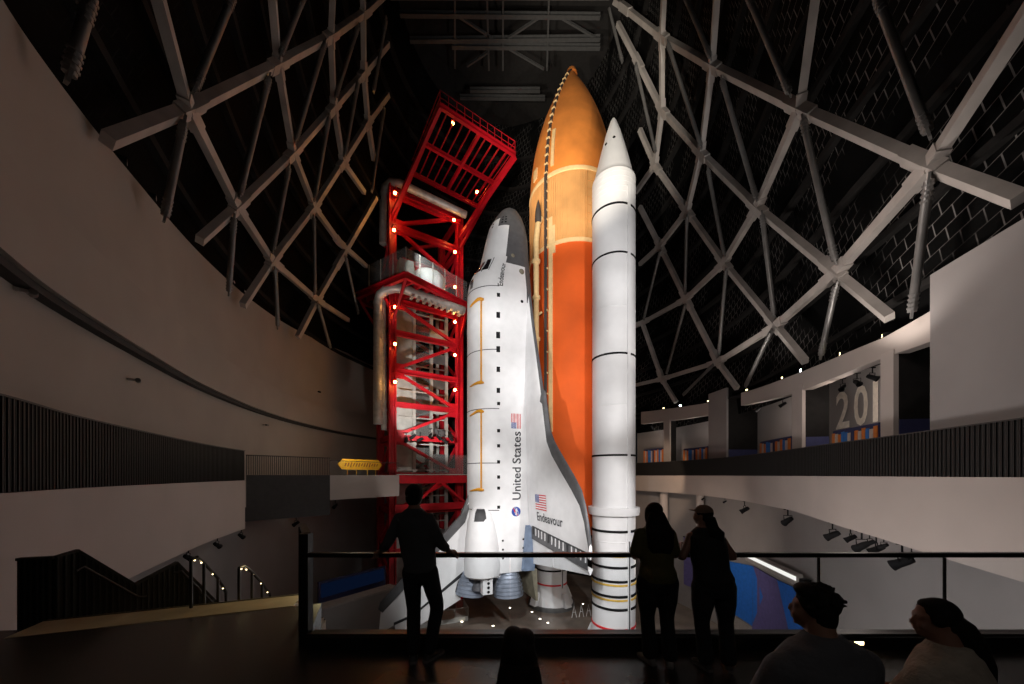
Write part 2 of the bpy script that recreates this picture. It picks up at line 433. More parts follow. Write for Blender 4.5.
# right gallery ---------------------------------------------------------
GO = offset(RIGHT, 1.2, 'R'); GB = offset(RIGHT, 4.6, 'R')
mb = MB(); wall_strip(mb, [p for p in GB if 5 < p.y < 53], EYE - .2, EYE + 7, .3, 'R')
struct('wall_right_gallery', mb, 'grey_wall', 'back wall of the gallery behind the right balcony')
def gseg(px0, px1, curve, n=14):
    a, b = hit(px0, curve), hit(px1, curve)
    lo, hi = min(a.y, b.y), max(a.y, b.y)
    mid = [p for p in curve if lo < p.y < hi and p.x > 0]
    return [min(a, b, key=lambda p: p.y)] + mid + [max(a, b, key=lambda p: p.y)]
def gz(px, py): p = hit(px, GO); return zat(py, p.y)
bx = [641, 709, 741, 801, 883, 932, 960]
bt = [412, 402.5, 393, 372, 338, 310, 296]; bb = [424, 415, 405.6, 391, 358, 341, 328]
bD = [hit(x, GO).y for x in bx]
order = sorted(range(len(bx)), key=lambda i: bD[i])
Ds = [bD[i] for i in order]; Zt = [zat(bt[i], bD[i]) for i in order]; Zb = [zat(bb[i], bD[i]) for i in order]
for k, (a, b, nm, lab) in enumerate(((641, 709, 'trim_6', 'pale beam over the far gallery bays on the right'),
                                     (741, 936, 'trim_7', 'pale beam over the near gallery bays with the large numerals'))):
    mb = MB(); seg = gseg(a, b, GO)
    wall_strip(mb, seg, lambda p: interp(p.y, Ds, Zb), lambda p: interp(p.y, Ds, Zt), .55, 'R')
    struct(nm, mb, 'fascia', lab, 'beam')
def pier(name, px0, px1, ztop, lab, depth=2.6, m='fascia', md='gal_dark'):
    a, b = hit(px0, GO), hit(px1, GO)
    if a.y < b.y: a, b = b, a
    t = (b - a).normalized(); n = V((-t.y, t.x, 0))
    if n.x < 0: n = -n
    mb = MB(); z0, z1 = V((0, 0, EYE - .2)), V((0, 0, ztop))
    a = a - n * .06; b = b - n * .06
    mb.m = 1; mb.hexa([a + n * .2 + z0, b + n * .2 + z0, b + n * depth + z0, a + n * depth + z0, a + n * .2 + z1, b + n * .2 + z1, b + n * depth + z1, a + n * depth + z1])
    mb.m = 0; mb.hexa([a + z0, b + z0, b + n * .2 + z0, a + n * .2 + z0, a + z1, b + z1, b + n * .2 + z1, a + n * .2 + z1])
    if depth > 1.2:
        t_ = (b - a).normalized() * .03; z2 = V((0, 0, EYE + 2.5)); mb.m = 2
        c_ = [a - t_ + n * .22, b + t_ + n * .22, b + t_ + n * (depth - .02), a - t_ + n * (depth - .02)]
        mb.hexa([p + z0 for p in c_] + [p + z2 for p in c_])
    struct(name, mb, [m, md, 'navy'], lab, 'pillar')
mb = MB().flat(); gi, go = [p for p in offset(RIGHT, 1.3, 'R') if 6 < p.y < 52], [p for p in offset(RIGHT, 4.9, 'R') if 6 < p.y < 53]
K_ = 40; gi = [gi[int(i * (len(gi) - 1) / K_)] for i in range(K_ + 1)]; go = [go[int(i * (len(go) - 1) / K_)] for i in range(K_ + 1)]
for i in range(K_):
    zq = [interp(p.y, Ds, Zt) - .12 for p in (gi[i], gi[i + 1], gi[i + 1], gi[i])]
    q = [gi[i], gi[i + 1], go[i + 1], go[i]]
    mb.hexa([V((p.x, p.y, z)) for p, z in zip(q, zq)] + [V((p.x, p.y, z + .1)) for p, z in zip(q, zq)])
struct('ceiling_gallery', mb, 'gal_dark', 'dark ceiling of the right gallery above its bays', 'ceiling')
pier('trim_8', 664, 670, gz(667, 420), 'slim pale pillar between the two farthest gallery bays', 1)
pier('trim_9', 709, 727, gz(718, 391), 'broad grey pier with a charcoal flank in the middle of the gallery', 3.2, 'grey_wall')
pier('trim_10', 793, 803, gz(798, 386), 'pale pillar left of the numerals in the gallery', 1.5)
pier('trim_11', 882, 895, gz(888, 352), 'pale pillar cutting across the last of the numerals', 3.0)
# big grey block at the right edge
blk = offset(RIGHT, .45, 'R'); pb = hit(930, blk)
seg = [p for p in blk if 3 < p.y < pb.y and p.x > 0] + [pb]
mb = MB(); wall_strip(mb, seg, EYE + 1.0, EYE + 7.6, 4.0, 'R')
struct('wall_right_block', mb, 'grey_wall', 'big plain grey wall block at the right edge above the guard')

# steel shell of the roof -------------------------------------------------
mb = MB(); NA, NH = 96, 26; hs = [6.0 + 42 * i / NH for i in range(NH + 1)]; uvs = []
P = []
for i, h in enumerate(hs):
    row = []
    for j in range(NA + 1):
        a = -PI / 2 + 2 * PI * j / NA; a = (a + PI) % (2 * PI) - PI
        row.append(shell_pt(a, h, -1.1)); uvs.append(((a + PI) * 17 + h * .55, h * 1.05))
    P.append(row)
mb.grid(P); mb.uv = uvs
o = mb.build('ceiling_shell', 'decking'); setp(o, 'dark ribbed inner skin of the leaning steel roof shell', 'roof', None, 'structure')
mb = MB().flat(); mb.poly([shell_pt((-PI + 2 * PI * j / 64), 48, -1.0) for j in range(64)], (0, 0, -1), -.3)
struct('ceiling', mb, 'gal_dark', 'dark flat top of the hall high above the rocket', 'ceiling')
# purlins: dark rings with shallow depth
for k, h in enumerate(range(8, 46, 3)):
    mb = MB().flat(); A = [(-PI + 2 * PI * j / 96) for j in range(97)]
    for dz0, ins in ((0, 0),):
        i0 = [shell_pt(a, h, -.75) for a in A]; i1 = [shell_pt(a, h + .28, -.75) for a in A]; o1 = [shell_pt(a, h + .28, -1.1) for a in A]; o0 = [shell_pt(a, h, -1.1) for a in A]
        mb.grid([o0, i0, i1, o1])
    struct('ceiling_purlin', mb, 'gal_dark', 'dark purlin ring round the roof shell, about %d metres above the balcony' % h, 'roof purlin')

GIRD = [('right', 'falling', [(600, -8), (625, 8), (662, 37), (712, 66), (800, 109), (930, 166), (1018, 199)]),
        ('right', 'falling', [(618, 24), (638, 62), (662, 110), (701, 153), (757, 208), (836, 273), (889, 317)]),
        ('right', 'falling', [(640, 130), (655, 165), (687, 211), (724, 263), (776, 326), (805, 361)]),
        ('right', 'falling', [(640, 207), (660, 246), (686, 299), (718, 362), (737, 388)]),
        ('right', 'falling', [(642, 322), (662, 379), (676, 402)]),
        ('right', 'rising', [(1034, 4), (930, 166), (836, 273), (776, 326), (718, 362), (662, 379), (636, 385)]),
        ('right', 'rising', [(816, -6), (800, 109), (757, 208), (724, 263), (686, 299), (642, 323), (600, 340)]),
        ('right', 'rising', [(717, -6), (712, 66), (701, 153), (687, 211), (660, 246), (640, 264)]),
        ('right', 'rising', [(664, -6), (662, 37), (662, 110), (655, 165), (636, 192)]),
        ('left', 'falling', [(108, 140), (188, 109), (278, 64), (331, 36), (367, 11), (385, -6)]),
        ('left', 'falling', [(200, 240), (237, 207), (293, 153), (334, 107), (364, 73), (388, 44)]),
        ('left', 'falling', [(243, 305), (272, 261), (314, 207), (343, 162), (368, 122), (388, 95)]),
        ('left', 'falling', [(298, 337), (317, 300), (339, 262), (376, 198)]),
        ('left', 'rising', [(157, -6), (188, 109), (237, 207), (272, 261), (317, 300), (348, 320)]),
        ('left', 'rising', [(272, -6), (278, 64), (293, 153), (314, 207), (339, 242), (366, 266)]),
        ('left', 'rising', [(333, -6), (331, 36), (334, 107), (343, 162), (364, 192)]),
        ('left', 'rising', [(363, -6), (364, 73), (368, 122), (374, 160)])]
ordn = ['first', 'second', 'third', 'fourth', 'fifth', 'sixth']
cnt = {}
for side, kind, pl in GIRD:
    P = [to_shell(x, y, .15) for x, y in pl]; mb = MB().flat()
    for a, b in zip(P, P[1:]):
        up = inward((a + b) / 2); d = (b - a).normalized()
        mb.beam(a - d * .05, b + d * .05, .42, .36, up)
    for p in P[1:-1]:
        pass
    for i in range(1, len(P) - 1):
        for q_ in (P[i - 1], P[i + 1]):
            L_ = (q_ - P[i]).length; mb.beam(P[i], P[i].lerp(q_, min(.16, 1.3 / max(L_, .1))), .56, .44, inward(P[i]))
    k = cnt.get((side, kind), 0); cnt[(side, kind)] = k + 1
    d = {'falling': 'from the top', 'rising': 'from the outer edge'}[kind]
    nm = 'steel_girder'
    lab = ('grey steel girder of the %s roof shell, %s %s, sloping down %s' %
           (side, ordn[k], d, {('right', 'falling'): 'to the right', ('right', 'rising'): 'to the left', ('left', 'falling'): 'to the left', ('left', 'rising'): 'to the right'}[(side, kind)]))
    struct(nm, mb, 'girder', lab, 'steel girder')
STRUT = [[(748, -4), (789, 92)], [(877, -4), (928, 132)], [(685, -4), (710, 56)], [(929, 180), (912, 312)], [(803, 120), (835, 260)], [(722, 80), (756, 197)],
         [(668, 44), (701, 146)], [(762, 215), (774, 314)], [(836, 286), (821, 355)], [(708, 170), (724, 254)], [(726, 271), (719, 352)], [(687, 217), (685, 292)],
         [(685, 306), (667, 372)], [(771, 332), (746, 385)], [(712, 366), (684, 394)], [(660, 252), (644, 318)], [(606, -4), (622, 60)], [(636, 66), (655, 150)],
         [(91, -4), (69, 74)], [(233, -4), (195, 88)], [(184, 122), (165, 216)], [(304, -4), (281, 54)], [(269, 78), (240, 194)], [(325, 43), (296, 140)],
         [(358, 27), (336, 96)], [(289, 168), (273, 250)], [(329, 118), (315, 198)], [(358, 83), (345, 155)], [(314, 218), (315, 292)], [(234, 218), (229, 292)],
         [(275, 270), (278, 326)], [(318, 304), (330, 346)], [(346, 258), (358, 312)], [(386, 20), (374, 90)], [(384, 110), (372, 190)]]
cs = {'right': 0, 'left': 0}
for (x0, y0), (x1, y1) in STRUT:
    a, b = to_shell(x0, y0, .55), to_shell(x1, y1, .55); mb = MB(); d = (b - a).normalized(); L = (b - a).length
    mb.tube([a, b], .145, 12)
    mb.flat()
    for e, s in ((a, 1), (b, -1)):       # laced connection at the ends
        for q in range(4):
            c = e + d * s * (.12 + .17 * q); mb.tube([c, c + d * s * .07], .175, 8)
        mb.beam(e - d * s * .25, e + d * s * .15, .3, .08, inward(e))
    side = 'right' if x0 > 512 else 'left'; cs[side] += 1
    n = cs[side]; o = mb.build('steel_strut', 'strut')
    pos = 'ending near the %s edge of the hall' % side
    setp(o, 'round grey tube strut braced between girders of the %s roof shell' % side, 'steel strut', 'tube struts of the %s roof shell' % side, 'structure')

# roof trusses high over the stack
HT = EYE + 45.6
def rp(px, py): D = 45.6 * F / (CY - py); return V(((px - CX) / F * D, D, HT))
TR = [[(400, 14), (600, 16)], [(452, 46), (600, 47)], [(460, 97), (545, 98)], [(470, 90), (540, 90)], [(410, 40), (600, 38)], [(390, -4), (610, -4)],
      [(455, -6), (455, 68)], [(503, -4), (503, 70)], [(549, -4), (547, 70)], [(458, 16), (497, 41)], [(541, 16), (504, 41)], [(488, 52), (467, 66)], [(508, 48), (544, 69)],
      [(562, 18), (596, 38)], [(487, -4), (489, 70)]]
for i, ((x0, y0), (x1, y1)) in enumerate(TR):
    mb = MB().flat(); w = .35 if i < 6 else .18
    mb.ibeam(rp(x0, y0), rp(x1, y1), w, w * 1.2, .05, (0, 0, 1))
    o = mb.build('roof_beam', 'roofsteel'); setp(o, 'dark steel beam of the flat roof truss high above the orange tank', 'roof beam', 'roof truss beams', 'structure')

# viewing deck and stairs ---------------------------------------------------
mb = MB().flat()
edge = [(-6.0, -4), (12.2, -4), (13.1, 3.74), (-2.22, 3.74), (-2.75, 5.05), (-4.9, 4.25), (-8.3, 4.0)]
mb.poly([V((x, y, DECK)) for x, y in edge], (0, 0, 1), .45)
struct('floor_deck', mb, 'floor_hi', 'dark polished viewing deck where the spectators stand', 'floor')
mb = MB().flat(); mb.hexa([V((x, y, z)) for z in (DECK - .45, DECK + .13) for x, y in ((-2.2, 3.7), (13.0, 3.7), (13.0, 3.9), (-2.2, 3.9))])
mb.hexa([V((x, y, z)) for z in (DECK + .13, DECK + .15) for x, y in ((-2.2, 3.74), (13.0, 3.74), (13.0, 3.76), (-2.2, 3.76))])
struct('baseboard_front', mb, 'kerb', 'low dark kerb along the front edge of the viewing deck', 'kerb')
for x, lab in ((805, 'left one, behind the seated man'), (858, 'right one, between the two seated people')):  # added glowing patches imitating warm reflections on the kerb, no real lamps
    X_ = (x - CX) / F * 3.7; t = thing('kerb_glow', (X_, 3.7, DECK), 'small warm glowing patch standing in for a reflection on the dark kerb, %s' % lab, 'light', 'kerb glows')
    MB().flat().box((X_, 3.696, DECK + .075), .16, .01, .07).build('frame', 'rail', t)
    MB().flat().box((X_, 3.690, DECK + .075), .1, .006, .035).build('lens', 'warm_led', t)
q = hit(690, offset(RIGHT, 2.2, 'R'))
for x, w_, nm, lab in ((664, 1.0, 'trim_15', 'pale round-edged pillar under the right balcony beside the near booster'), (700, .8, 'trim_16', 'pale pillar under the right balcony behind the woman with the cap')):
    q = hit(x, offset(RIGHT, 1.3, 'R')); mb = MB(); mb.lathe([(w_ * .5, 0), (w_ * .5, EYE - 2.0)], (q.x, q.y, 0), 20); struct(nm, mb, 'fascia', lab, 'pillar')
q = hit(684, offset(RIGHT, 1.9, 'R')); q2 = hit(693, offset(RIGHT, 1.9, 'R'))
t = thing('hanging_banner', (q.x, q.y, 0), 'narrow purple banner panel on the lower right wall between the two women', 'banner')
za, zb2 = zat(584, q.y), zat(537, q.y); d_ = (q2 - q).normalized()
MB().flat().box(((q.x + q2.x) / 2, (q.y + q2.y) / 2, (za + zb2) / 2), (q2 - q).length, .08, zb2 - za, d_, V((-d_.y, d_.x, 0))).build('panel', 'mural_purple', t)
MB().flat().box(((q.x + q2.x) / 2, (q.y + q2.y) / 2, zb2 + .05), (q2 - q).length + .2, .12, .1, d_, V((-d_.y, d_.x, 0))).build('rod', 'rail', t)
# plinth and dim blue screens on the pit floor at the left
p_, q_ = at(306, 604, 28), at(394, 588, 34.5); p_.z = q_.z = 0
t = thing('display_plinth', p_.lerp(q_, .5), 'long grey display plinth standing on the pit floor behind the glass corner at the left', 'plinth')
MB().flat().beam(p_ + V((0, 0, 2.45)), q_ + V((0, 0, 2.45)), 1.2, 4.9).build('base', 'grey_wall', t)
MB().flat().beam(p_ + V((0, 0, 4.98)), q_ + V((0, 0, 4.98)), 1.4, .16).build('top', 'mural_grey', t)
p_, q_ = at(318, 596, 30), at(385, 585, 35.5); zz_ = 1.2; p_.z = q_.z = 0
t = thing('display_screen', p_.lerp(q_, .5), 'dim blue wide display screen standing behind the long grey plinth', 'screen')
MB().flat().beam(p_ + V((0, 0, 3.35)), q_ + V((0, 0, 3.35)), .2, 6.7).build('casing', 'navy', t)
nq = V((q_.y - p_.y, p_.x - q_.x, 0)).normalized()
MB().flat().beam(p_.lerp(q_, .03) + nq * .12 + V((0, 0, 5.9)), p_.lerp(q_, .97) + nq * .12 + V((0, 0, 5.9)), .02, 1.2).build('lit_panel', 'blue_screen', t)
# descending flight beyond the left edge of the deck
A, B = V((-4.9, 4.27, 0)), V((-3.08, 4.94, 0)); tdir = (B - A).normalized(); nd = V((-tdir.y, tdir.x, 0))
mb = MB().flat()
for k in range(9):
    z1 = DECK - .165 * k + .004; a = A - tdir * .9 + nd * (.30 * k + (.22 if k else 0)); b = B + nd * (.30 * k + (.22 if k else 0))
    mb.m = 0; mb.hexa([V((p.x, p.y, z)) for z in (z1 - .5, z1) for p in (a, b, b + nd * (.32 if k else .54), a + nd * (.32 if k else .54))])
    mb.m = 1; mb.hexa([V((p.x, p.y, z)) for z in (z1 + .001, z1 + .004) for p in (a + nd * (.26 if k else .48), b + nd * (.26 if k else .48), b + nd * (.3 if k else .52), a + nd * (.3 if k else .52))])
struct('floor_stair', mb, ['tread', 'gal_dark'], 'pale stone stair flight going down beyond the left end of the deck', 'stairs')
# slatted stair guard with zigzag top on the left
def px_at(px, py, D): return at(px, py, D)
g = [(18, 560, 4.6), (55, 558, 4.7), (78, 551, 4.9), (135, 585, 5.35), (177, 563, 5.8), (226, 612, 6.3)]
top = [at(*q) for q in g]
mb = MB(); mb.smooth = False
for a, b in zip(top, top[1:]):
    a0 = V((a.x, a.y, DECK - .9)); b0 = V((b.x, b.y, DECK - .9)); t = (b0 - a0).normalized(); n = V((t.y, -t.x, 0)); L = (b0 - a0).length
    mb.m = 0; mb.hexa([a0, b0, b0 - n * .05, a0 - n * .05, a, b, b - n * .05, a - n * .05])
    k = max(int(L / .06), 1)
    for i in range(k):
        f = (i + .3) / k; c = a0 + (b0 - a0) * f; zt = a.z + (b.z - a.z) * f - .01
        mb.m = 1 if i % 1 == 0 else 0
        mb.box((c.x + n.x * .012, c.y + n.y * .012, (DECK - .9 + zt) / 2), .018, .024, zt - DECK + .9, t, n)
    mb.m = 1; mb.beam(a + V((0, 0, .01)), b + V((0, 0, .01)), .07, .035)
struct('trim_12', mb, ['slat', 'slat_edge'], 'black slatted stair guard with a zigzag top at the far left', 'stair guard')

def handrail(name, pts, r, posts, zb, label, leds=0, m='rail', grp=None):
    b = min(p.z for p in pts)
    t = thing(name, (pts[0].x, pts[0].y, zb(pts[0]) if callable(zb) else zb), label, 'handrail', grp)
    MB().tube(pts, r, 8).build('rail', m, t)
    for i in posts:
        p = pts[i]; z = zb(p) if callable(zb) else zb
        MB().tube([V((p.x, p.y, z)), p], r * .9, 8).build('post', m, t)
    if leds:
        for i in range(leds):
            f = (i + .6) / leds * (len(pts) - 1); k = min(int(f), len(pts) - 2); c = pts[k].lerp(pts[k + 1], f - k)
            MB().ball(c - V((0, 0, r + .008)), .010, 8, 6).build('light_dot', 'warm_led', t)
    return t
def stair_z(p):
    d = (V((p.x, p.y, 0)) - A).dot(nd); return DECK - max(0, math.floor((d - .22) / .3)) * .165 if d < 2.7 else DECK - 8 * .165
def rail3(q): return [at(*x) for x in q]
handrail('stair_handrail', rail3([(191, 560, 4.86), (197, 557, 4.95), (204, 563, 5.25), (218, 578, 5.65), (226, 592, 6.0)]), .022, (0, 2, 3, 4), stair_z,
         'black stair handrail with tiny lights, nearer and left one of two on the flight', 4)
handrail('stair_handrail', rail3([(239, 568, 5.3), (244, 566, 5.4), (252, 572, 5.75), (262, 583, 6.15), (270, 594, 6.5)]), .022, (0, 2, 3, 4), stair_z,
         'black stair handrail with tiny lights, farther one beside the glass corner post', 5)
handrail('wall_handrail', rail3([(76, 571, 4.75), (84, 567, 4.85), (138, 597, 5.2), (147, 596, 5.3)]), .018, (), DECK,
         'thin pale handrail fixed to the slatted stair guard, left of two', 0, 'slat_edge')
handrail('wall_handrail', rail3([(173, 573, 5.65), (181, 571, 5.72), (216, 606, 6.1)]), .018, (), DECK,
         'thin pale handrail fixed to the slatted stair guard, lower right of two', 0, 'slat_edge')

# glass balustrade
RY = 3.78; RZ = zat(554.8, RY); x0, x1 = -2.2, 11.6
t = thing('glass_balustrade', (x0, RY, DECK + .15), 'long clear glass balustrade with a dark top rail across the front of the deck', 'balustrade')
MB().flat().beam((x0, RY, RZ), (x1, RY, RZ), .06, .045).build('top_rail', 'rail', t)
seams = [x0, -0.02, (818.5 - CX) / F * RY, (944.5 - CX) / F * RY, 6.3, 8.2, 10, x1]
for a, b in zip(seams, seams[1:]):
    MB().flat().box(((a + b) / 2, RY, (DECK + .16 + RZ - .03) / 2), b - a - .012, .014, RZ - .03 - DECK - .16).build('glass_panel', 'glass', t)
for s in seams[2:-1]:
    MB().flat().box((s, RY, (DECK + .16 + RZ - .03) / 2), .016, .022, RZ - .03 - DECK - .16).build('joint_strip', 'rail', t)
t = thing('glass_balustrade', (-2.4, 4.3, DECK), 'short glass return of the balustrade beside the stair head with a dark end post', 'balustrade')
MB().flat().box((-2.26, 3.84, DECK + .58), .1, .1, 1.26).build('post', 'rail', t)
p0, p1 = V((-2.27, 3.92, 0)), V((-2.72, 4.55, 0)); dd = (p1 - p0).normalized()
MB().flat().box((p0 + p1) / 2 + V((0, 0, DECK + .56)), (p1 - p0).length, .014, .98, dd, V((-dd.y, dd.x, 0))).build('glass_panel', 'glass', t)
MB().flat().beam(V((-2.26, 3.86, DECK + 1.19)), p1 + V((0, 0, DECK + 1.19)), .07, .05).build('top_rail', 'rail', t)
MB().flat().box(p1 + V((0, 0, DECK + .58)), .07, .07, 1.2).build('post', 'rail', t)

# bridge from the left balcony to the tower
b0, b1, b2 = V((-19.6, 25.3, 0)), V((-15.6, 30, 0)), V((-11.6, 36, 0))
def deck_box(mb, a, b, z0, z1, w):
    t = (b - a).normalized(); n = V((t.y, -t.x, 0)); q = [a, b, b - n * w, a - n * w]
    mb.hexa([p + V((0, 0, z0)) for p in q] + [p + V((0, 0, z1)) for p in q]); return mb
mb = deck_box(MB().flat(), b0, b1, EYE - 3.4, EYE, 2.4); struct('trim_13', mb, 'box_charcoal', 'dark boxed underside of the bridge next to the left balcony', 'bridge')
mb = deck_box(MB().flat(), b1, b2, EYE - 2.15, EYE - .02, 2.2); struct('trim_14', mb, 'fascia', 'pale edge of the bridge leading to the red tower', 'bridge')
t = thing('picket_guard', (b0.x, b0.y, EYE), 'dark picket guard on the bridge between the left balcony and the yellow sign', 'guard')
tt = (b1 - b0).normalized(); L = (b1 - b0).length
mbp = MB().flat()
for i in range(46): mbp.box(b0 + tt * (L * (i + .5) / 46) + V((0, 0, EYE + .72)), .045, .03, 1.4, tt, V((-tt.y, tt.x, 0)))
mbp.build('pickets', 'slat_edge', t)
MB().flat().beam(b0 + V((0, 0, EYE + 1.45)), b1 + V((0, 0, EYE + 1.45)), .08, .06).build('top_rail', 'slat', t)
t = thing('glass_guard', (b1.x, b1.y, EYE), 'glass guard along the pale part of the bridge in front of the yellow sign', 'guard')
MB().flat().beam(b1 + V((0, 0, EYE + .6)), b2 + V((0, 0, EYE + .6)), .02, 1.2).build('glass_panel', 'glass', t)
MB().flat().beam(b1 + V((0, 0, EYE + 1.24)), b2 + V((0, 0, EYE + 1.24)), .05, .05).build('top_rail', 'slat_edge', t)
# yellow hexagonal sign on legs
c0, c1 = at(338, 465, 32.4), at(382, 465, 36.2)
t = thing('arrow_sign', ((c0.x + c1.x) / 2, (c0.y + c1.y) / 2, EYE), 'yellow elongated hexagonal sign on short legs standing on the bridge', 'sign')
u = (c1 - c0); u.z = 0; L = u.length; u.normalize(); n = V((u.y, -u.x, 0)); zc = EYE + 1.02
def hx(s, z): return c0 + u * (L * s) + V((0, 0, zc + z - c0.z))
MB().poly([hx(0, 0), hx(.09, -.5), hx(.91, -.5), hx(1, 0), hx(.91, .5), hx(.09, .5)], n, .12).build('panel', 'yellow', t)
mbm = MB(); mbm.flat()
random.seed(11)
for i in range(13):
    f = .14 + .72 * i / 12; h = .12 + .16 * random.random()
    mbm.beam(hx(f, -h) + n * .012, hx(f + .03, h * .7) + n * .012, .10, .01, n)
mbm.build('faded_marks', 'brown', t)
for f in (.2, .4, .65, .85):
    q = hx(f, -.5) - n * .06; MB().tube([V((q.x, q.y, EYE - .01)), q], .03, 8).build('leg', 'yellow', t)

# ------------------------------------------------------------------ the stack
ET = V((6.3, 37.0, 0)); SRB_R = V((9.05, 31.2, 0)); SRB_L = V((4.85, 43.0, 0))
NV = V((.37, -.929, 0)).normalized(); DV = V((-.929, -.37, 0)).normalized()
OC = V((6.3, 37.0, 0)) + DV * 8.55
NOSE_Z = 41.9; KS = 1.055
def OV(s, t, w): return V((OC.x, OC.y, NOSE_Z - s * KS)) + DV * t + NV * w
def sof(z): return (NOSE_Z - z) / KS

# --- solid boosters
def booster(c, name, label, near):
    t = thing(name, (c.x, c.y, .5), label, 'rocket booster', 'solid rocket boosters')
    q = 1.0; R = 1.86
    def zy(y): return EYE - (y - CY) * 29.4 / F
    top = 47.7; zc = zy(166)
    MB().lathe([(.0, top), (.13, top - .06), (.28, top - .35), (.64, top - 1.4), (1.15, top - 3.3), (1.66, zc + .45), (1.8, zc), (R, zc - .06)], c, 40).build('nose_cone', 'srb_white', t)
    MB().lathe([(R, zc - .05), (R, 2.9)], c, 48).build('casing', 'srb_white', t)
    for k in range(5):
        z = zc - .35 - .42 * k; MB().lathe([(R, z - .04), (R + .014, z), (R, z + .04)], c, 48).build('rib', 'srb_white', t)
    for y, w in ((203, .16), (252, .14), (353, .16), (455, .16)):
        z = zy(y); MB().lathe([(R, z - w / 2), (R + .04, z - w / 2), (R + .04, z + w / 2), (R, z + w / 2)], c, 48).build('joint_ring', 'black', t)
    for y in (305, 404, 543):
        z = zy(y); MB().lathe([(R, z - .05), (R + .02, z), (R, z + .05)], c, 48).build('seam_ring', 'srb_white', t)
    z = zy(512); MB().lathe([(R, z - .36), (R + .3, z - .36), (R + .36, z - .1), (R + .36, z + .3), (R, z + .3)], c, 48).build('attach_collar', 'srb_white', t)
    for y in (532, 568, 582, 597, 610):
        z = zy(y); MB().lathe([(R, z - .1), (R + .07, z - .1), (R + .07, z + .1), (R, z + .1)], c, 48).build('stiffener_ring', 'black', t)
    for y in (557, 586, 601):
        z = zy(y) + .02; MB().lathe([(R, z - .08), (R + .06, z - .07), (R + .06, z + .07), (R, z + .08)], c, 48).build('yellow_ring', 'yellow_band', t)
    z = 2.85; MB().lathe([(R, z - .1), (R + .05, z - .09), (R + .05, z + .09), (R, z + .1)], c, 48).build('red_ring', 'red_band', t)
    MB().lathe([(R, 2.9), (R + .05, 2.3), (2.3, 1.2), (2.62, .5), (2.55, .5), (1.5, .55)], c, 48).build('aft_skirt', 'srb_white', t)
    for k in range(4):      # hold-down posts round the skirt
        a = k * PI / 2 + 3.75; d = V((math.cos(a), math.sin(a), 0)); e = V((-d.y, d.x, 0)); b = c + d * 2.55
        mb = MB().flat(); q0 = [b - e * .45 - d * .3, b + e * .45 - d * .3, b + e * .5 + d * .5, b - e * .5 + d * .5]
        q1 = [b - e * .3 - d * .4, b + e * .3 - d * .4, b + e * .3 - d * .1, b - e * .3 - d * .1]
        mb.hexa([p + V((0, 0, .5)) for p in q0] + [p + V((0, 0, 2.0)) for p in q1]); mb.build('hold_down_foot', 'srb_white', t)
    # cable tunnel facing the hall
    vd = (V((0, 0, 0)) - c).normalized(); e = V((-vd.y, vd.x, 0))
    if e.x < 0: e = -e
    a = vd * math.cos(.72) + e * math.sin(.72); p = c + a * (R + .02)
    f = a.cross(V((0, 0, 1)))
    MB().flat().box(p + V((0, 0, (zc - 1.6 + 2.2) / 2)), .12, .3, zc - 3.8, a, f).build('cable_tunnel', 'srb_white', t)
    MB().flat().box(p + V((0, 0, 6.4)) + a * .06, .1, .1, 7.8, a, f).build('tunnel_cover', 'grey_tile', t)
    if near:
        for y, da in ((139, .05), (143, -.65), (140, 1.4)):
            z = zy(y) + 1; r = interp(z, [zc, zc + 1.25, top - 1.5], [1.8, 1.45, .64]); a2 = vd * math.cos(da) + e * math.sin(da)
            MB().ball(c + a2 * r * .97 + V((0, 0, z)), .14, 10, 8).build('motor_port', 'black', t)
    return t
booster(SRB_R, 'solid_booster', 'slim white solid rocket booster standing nearest, right of the orange tank', True)
booster(SRB_L, 'solid_booster', 'white booster behind the orbiter, of which only the flared skirt shows near the floor', False)
# pedestals under the boosters
for c, lab in ((SRB_R, 'low round pedestal under the near white booster'), (SRB_L, 'low round pedestal under the far booster skirt')):
    o = MB().lathe([(0, .5), (2.75, .5), (2.8, .42), (2.8, -.02), (0, -.02)], c, 40).build('booster_pedestal', 'core_dark'); setp(o, lab, 'pedestal')

# --- external tank
R = 4.38; ZT, ZI, ZB = 58.7, 44.6, 37.9
t = thing('external_tank', (ET.x, ET.y, 10), 'huge orange and tan propellant tank with a pointed ochre nose, behind the white orbiter', 'fuel tank')
prof = []
for i in range(33):
    f = i / 32; z = lerp(ZT, ZI, f); k = 1 - f; r = R * (1 - k ** 2.0) ** .98 if i else .0
    prof.append((max(r, 0), z))
prof[0] = (.02, ZT); prof[1] = (max(prof[1][0], .35), prof[1][1])
MB().lathe(prof, ET, 64).build('nose_tank', 'foam_lox', t)
MB().lathe([(.0, ZT + .22), (.3, ZT + .15), (.5, ZT - .15), (.6, ZT - .5)], ET, 20).build('nose_spike', 'foam_lox', t)
MB().lathe([(R, ZI), (R, ZB)], ET, 64).build('intertank', 'foam_inter', t)
mb = MB().flat()
vdir = math.atan2(-ET.y, -ET.x)
for k in range(120):
    a = 2 * PI * k / 120
    rel = (a - vdir + PI) % (2 * PI) - PI
    if rel > .35: continue
    d = V((math.cos(a), math.sin(a), 0)); mb.box(ET + d * (R + .02) + V((0, 0, (ZI + ZB) / 2)), .09, .07, ZI - ZB - .5, d, V((-d.y, d.x, 0)))
mb.build('stringers', 'foam_inter', t)
mb = MB().flat()
for i in range(8):       # quilted thrust panel on the booster side
    for j in range(4):
        a = vdir + .40 + .13 * j; d = V((math.cos(a), math.sin(a), 0))
        mb.box(ET + d * (R + .02) + V((0, 0, ZB + .55 + .76 * i)), .06, .46, .68, d, V((-d.y, d.x, 0)))
mb.build('thrust_panel', 'foam_inter', t)
